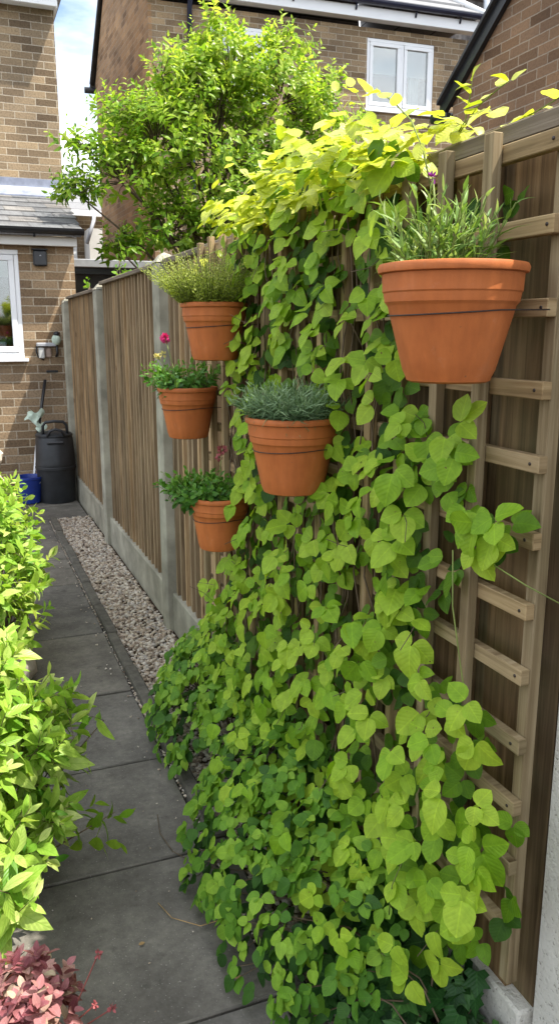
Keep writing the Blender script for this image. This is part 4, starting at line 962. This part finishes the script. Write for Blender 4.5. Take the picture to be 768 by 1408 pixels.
# low leafy shrub at the foot of the vine
bush = empty('ground_shrub', (.75, 2.0, 0)); tag(bush, 'low green shrub with small rounded leaves sprawling over the edging at the vine foot', 'shrub')
def bush_h(x, y):      # height of the canopy over the ground
    e = np.interp(y, [1.15, 1.45, 1.9, 2.3, 2.6, 3.0, 3.25], [.30, .36, .36, .33, .36, .38, .10])
    x0 = np.interp(y, [1.15, 1.35, 1.6, 1.95, 2.25, 2.6, 2.9, 3.25], [.62, .50, .475, .47, .60, .54, .60, .80])
    f = np.clip((x-x0)/.30, 0, 1); return e*np.sqrt(f)+.02, x0
n = 1150; X = rng.uniform(.46, .90, n*2); Y = rng.uniform(1.2, 3.22, n*2); h, x0 = bush_h(X, Y); k = (X > x0) & ~((X < .66) & (Y > 2.16) & (Y < 2.34)); X, Y, h, x0 = X[k][:n], Y[k][:n], h[k][:n], x0[k][:n]
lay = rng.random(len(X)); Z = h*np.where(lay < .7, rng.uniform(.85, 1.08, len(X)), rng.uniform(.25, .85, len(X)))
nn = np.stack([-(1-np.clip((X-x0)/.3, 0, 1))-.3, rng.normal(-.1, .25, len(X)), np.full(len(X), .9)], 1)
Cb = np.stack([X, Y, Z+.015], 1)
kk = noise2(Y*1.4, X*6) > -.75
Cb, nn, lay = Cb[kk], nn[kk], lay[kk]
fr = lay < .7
for sel, r0 in ((fr, .72), (~fr, .12)):  # inner leaves coloured dark to stand for shade inside the bush
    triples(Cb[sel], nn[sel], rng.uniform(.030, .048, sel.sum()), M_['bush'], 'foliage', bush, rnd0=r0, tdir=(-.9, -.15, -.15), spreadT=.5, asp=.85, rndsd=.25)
s = MB()
for k in range(150):
    i = rng.integers(len(Cb)); c = Cb[i]; b = np.array([.84+rng.normal(0, .03), c[1]+rng.normal(0, .12), .02])
    s.tube([b, (b+c)/2+np.array([0, 0, .05]), c], [.003, .0022, .001], 4, cap=False)
s.build('stems', M_['woodystem'], bush)
# ivy at the bottom right, front
ivy = empty('ivy_plant', (.8, 1.2, 0)); tag(ivy, 'dark green lobed ivy low down against the white plinth', 'ivy')
n = 330; X = rng.uniform(.66, .905, n); Y = rng.uniform(.95, 1.55, n); Z = .03+rng.uniform(.3, 1, n)*(.02+.17*np.clip((X-.60)/.3, 0, 1)*np.clip((Y-.85)/.3, 0, 1))
C = np.stack([X, Y, Z], 1)
lv = rng.uniform(.045, .075, n)
leaves('foliage', C, np.stack([rng.normal(-.5, .5, n), rng.normal(-.3, .5, n), rng.normal(-.35, .2, n)], 1), np.stack([rng.normal(-.6, .3, n), rng.normal(-.25, .25, n), np.full(n, .8)], 1), lv, lv*.95, M_['ivy'], ivy, 'ivy', fold=.1)
s = MB()
for k in range(40):
    c = C[rng.integers(n)]; s.tube([(.88, c[1]+.05, .01), ((.88+c[0])/2, c[1], c[2]*.8), c], .0015, 4, cap=False)
s.build('stems', M_['woodystem'], ivy)

# ================================================================== LEFT SHRUBS
def leafy_shrub(name, label, blobs, Lf, n_leaf, mname, base, inner=.55, asp=.42, shape='ellip', rnd0=.64, ln=.14):
    root = empty(name, base); tag(root, label, 'shrub')
    allP = []; allA = []
    for c, r, n in blobs:
        p, a = blob(c, r, n, inner, .55); allP.append(p); allA.append(a)
    P = np.vstack(allP); A = norm(np.vstack(allA)+rng.normal(0, .25, (len(P), 3))); k = P[:, 2] > .03; P, A = P[k], A[k]
    l = rng.uniform(.6, 1.2, len(P))*ln; B = P-A*l[:, None]
    LP, LT, LN, LS = shoots(B, A, n_leaf, l, Lf, (28, 85), .22, True)
    leaves('foliage', LP, LT, LN, LS, LS*asp*rng.uniform(.85, 1.15, len(LS)), M_[mname], root, shape, fold=.3, droop=.35, rnd=np.clip(rnd0+rng.normal(0, .22, len(LP)), 0, 1))
    s = MB()
    for p, b in zip(P, B):
        g = np.array([base[0]+(p[0]-base[0])*.25, base[1]+(p[1]-base[1])*.35, .0]); s.tube([g, g+(b-g)*np.array([.35, .35, .6]), b, p], [.003, .0022, .0016, .0008], 4, cap=False)
    s.build('stems', M_['woodystem'], root); return root
leafy_shrub('garden_shrub', 'bright sunlit shrub with pointed leaves coloured sunlit pale, nearest on the left of the path',
            [((-.10, 2.15, .42), (.27, .42, .36), 95), ((.11, 2.15, .32), (.14, .30, .27), 38), ((.02, 1.85, .22), (.13, .22, .18), 24), ((.20, 2.10, .50), (.03, .06, .08), 4)], .088, 10, 'shrub', (-.02, 2.1, 0))
leafy_shrub('garden_shrub', 'bright sunlit shrub further up the left of the path, before the blue bucket',
            [((.02, 4.2, .56), (.30, .70, .34), 95), ((.18, 4.0, .42), (.19, .55, .30), 50), ((.10, 3.45, .30), (.20, .25, .22), 26), ((-.3, 3.4, .3), (.3, .5, .3), 40), ((-.04, 2.85, .20), (.14, .3, .18), 26)], .09, 10, 'shrub', (.05, 4.0, 0), rnd0=.65)
# one sprig of the near shrub over the path, shade painted as darker green
sp = empty('low_sprig', (.12, 1.95, 0)); tag(sp, 'darker green leafy sprig leaning over the slabs from the near left shrub', 'plant')
LP, LT, LN, LS = shoots(np.array([[.16, 2.02, .18], [.22, 1.98, .20], [.20, 1.99, .14]]), np.array([[.8, .0, .45], [1, -.1, .1], [.9, 0, -.2]]), 7, .11, .078, (25, 75), .25)
leaves('foliage', LP, LT, LN, LS, LS*.42, M_['tree'], sp, 'ellip', rnd=rng.uniform(.3, .8, len(LP)))
s = MB(); s.tube([(.04, 2.0, .0), (.12, 2.0, .13), (.30, 1.985, .215)], [.004, .003, .001], 5); s.build('stems', M_['woodystem'], sp)
# pink-leaved plant
pk = empty('pink_leaf_plant', (.06, 1.4, 0)); tag(pk, 'low dusty pink leaved plant with small red buds at the near end of the path', 'plant')
P, A = blob((.035, 1.44, .115), (.125, .23, .14), 74, .5, .6); k = P[:, 2] > .02; P, A = P[k], A[k]
LP, LT, LN, LS = shoots(P-A*.05, A, 8, .05, .042, (35, 80), .15, False)
leaves('foliage', LP, LT, LN, LS, LS*.62, M_['pinkleaf'], pk, 'ovate', fold=.25, rnd=np.clip(rng.normal(.5, .25, len(LP)), 0, 1))
s = MB()
for p, f in (((.17, 1.46, .235), 0), ((.185, 1.40, .15), 0), ((.15, 1.38, .19), 0)):
    s.tube([(.06, 1.42, .02), (.11, 1.43, p[2]*.6), p], .0016, 5)
    petals('flower_bud', p, .007, 16, .009, .006, M_['dullred'], pk)
s.build('stems', plain('red_stem', (.2, .05, .04), .6, .3, .2, 30, b_str=0), pk)
# stones
def stone(label, c, r):
    bpy_s = MB(); bpy_s.ball(c, *r, 12, 8, .12); o = autosmooth(bpy_s.build('boulder', M_['stone'])); tag(o, label, 'stone', 'rough stones by the left bed'); return o
M_['stone'] = plain('rough_stone', (.42, .37, .30), .95, .2, .4, 14, b_str=1)
stone('pale rounded stone between the two bright left shrubs', (.13, 3.42, .09), (.08, .10, .10))
stone('smaller grey stone tucked behind the pale rounded stone', (.03, 3.62, .06), (.07, .09, .08))
sp_ = empty('stone_stack', (.22, 6.2, 0)); tag(sp_, 'rough stacked stones at the left edge in front of the brick wall', 'stone pile')
zz = 0
for k in range(5):
    s = MB(); hh = .09; s.ball((.13+random.uniform(-.02, .01), 6.2, zz+hh), .115, .12, hh+.012, 12, 8, .14); autosmooth(s.build('stone', M_['stone'], sp_)); zz += hh*1.8

# ================================================================== TREE
tree = empty('leafy_tree', (2.53, 8.47, 0)); tag(tree, 'bushy bright green tree rising behind the fence in front of the brick house', 'tree')
lobes = [((2.25, 7.5, 3.0), (.75, .6, .85), 170), ((1.75, 7.3, 3.05), (.5, .45, .45), 75), ((1.45, 7.25, 2.75), (.40, .4, .38), 48), ((2.45, 7.4, 3.75), (.40, .35, .42), 60), ((2.15, 7.4, 3.55), (.38, .35, .40), 48),
         ((2.95, 7.5, 3.55), (.45, .4, .55), 80), ((3.30, 7.5, 3.35), (.30, .35, .42), 44), ((2.85, 7.5, 2.75), (.55, .5, .55), 75), ((1.85, 7.4, 2.35), (.45, .4, .35), 52), ((2.35, 7.4, 2.35), (.45, .4, .4), 60), ((3.2, 7.5, 2.8), (.35, .4, .5), 40),
         ((1.02, 7.2, 2.62), (.17, .2, .17), 15), ((1.12, 7.2, 2.98), (.22, .2, .13), 9), ((1.40, 7.3, 3.28), (.22, .22, .16), 12), ((1.80, 7.3, 3.62), (.18, .22, .16), 10), ((1.35, 7.25, 2.20), (.25, .22, .12), 14), ((3.0, 7.4, 4.05), (.15, .2, .2), 9), ((3.45, 7.5, 3.72), (.12, .2, .18), 8), ((2.35, 7.4, 4.12), (.12, .2, .12), 6), ((3.72, 7.6, 3.42), (.2, .2, .14), 10), ((3.6, 7.6, 3.1), (.2, .2, .2), 10), ((3.42, 7.5, 2.7), (.2, .2, .25), 10)]
q_ = 1.1
lobes = [((c[0]*q_, c[1]*q_, 1.5+(c[2]-1.5)*q_), tuple(v*q_ for v in r), int(n*1.4)) for c, r, n in lobes]
s = MB(); tips = []; axs = []
trunk = [Vector((2.53, 8.47, -.05)), Vector((2.5, 8.45, .9)), Vector((2.48, 8.4, 1.9)), Vector((2.53, 8.34, 2.8)), Vector((2.64, 8.25, 3.7))]
s.tube(trunk, [.085, .07, .055, .035, .012], 10)
tw = s
for c, r, n in lobes:
    c = Vector(c); t0 = trunk[1].lerp(trunk[3], min(.95, max(.1, (c.z-1.9)/2.2))); mid = t0.lerp(c, .55)+Vector((0, 0, .08))
    s.tube([t0, mid, c], [.018, .012, .006], 7)
    p, a = blob(c, r, n, .45, .5)
    for q, ax in zip(p, a):
        b = c.lerp(Vector(q), .25); m2 = b.lerp(Vector(q), .6)+Vector((0, 0, .03)); 
        if random.random() < .6: tw.tube([b, m2, Vector(q)], [.006, .004, .002], 4, cap=False)
    tips.append(p); axs.append(a)
s.build('trunk', M_['bark'], tree)
tips = np.vstack(tips); axs = norm(np.vstack(axs)+rng.normal(0, .45, (len(tips), 3))); l = rng.uniform(.16, .32, len(tips))
axs[:, 2] += .25; axs = norm(axs)
LP, LT, LN, LS = shoots(tips-axs*.1, axs, 12, l, .097, (30, 80), .55, False)
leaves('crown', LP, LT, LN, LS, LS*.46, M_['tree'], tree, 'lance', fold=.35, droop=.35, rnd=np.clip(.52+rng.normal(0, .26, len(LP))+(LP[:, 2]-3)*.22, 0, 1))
# small pale-leaved climber behind the fence near the second post
cl = empty('young_shrub', (1.15, 6.3, 0)); tag(cl, 'pale leafy sprig peeping over the fence top under the tree', 'shrub')
P = np.array([[1.12, 6.05, 1.93], [1.15, 6.1, 2.0], [1.10, 5.95, 1.86], [1.2, 6.2, 1.9], [1.05, 7.0, 1.86], [1.08, 7.15, 1.9]]); A = norm(rng.normal(0, .4, (6, 3))+np.array([0, 0, .8]))
LP, LT, LN, LS = shoots(P-A*.1, A, 9, .14, .06, (30, 85), .2, True); leaves('foliage', LP, LT, LN, LS, LS*.6, M_['bush'], cl, 'ellip', rnd=rng.uniform(.5, 1, len(LP)))
s = MB()
for p in P: s.tube([(1.15, 6.3, 0), (1.15, p[1], 1.4), p], .004, 5)
s.build('stems', M_['woodystem'], cl)

# ================================================================== SMALL LITTER
def twig(label, pts, r=.0013):
    s = MB(); s.tube(pts, r, 5); o = s.build('dry_stem', M_['litter'] if 'dry' in label else M_['woodystem']); tag(o, label, 'twig')
twig('thin dark curved twig lying on the slab near the edging stones', [(.47, 2.25, .003), (.455, 2.15, .004), (.47, 2.05, .004), (.50, 2.0, .003)])
twig('long pale dry curling stem lying on the nearest big slab', [(.38, 1.85, .004), (.40, 1.78, .006), (.46, 1.72, .01), (.53, 1.70, .03)])
leaves_P = []
for lab, c in (('small round dry leaf on the large near slab', (.49, 1.53, .004)), ('small yellow dry leaf by the joint at the bottom', (.535, 1.42, .005)), ('tiny dark leaf scrap in the middle of the near slab', (.30, 1.72, .003))):
    o = leaves('fallen_leaf', [c], [(1, .3, 0)], [(0, 0, 1)], .018, .012, M_['litter'], None, 'small', droop=.1); tag(o, lab, 'leaf')
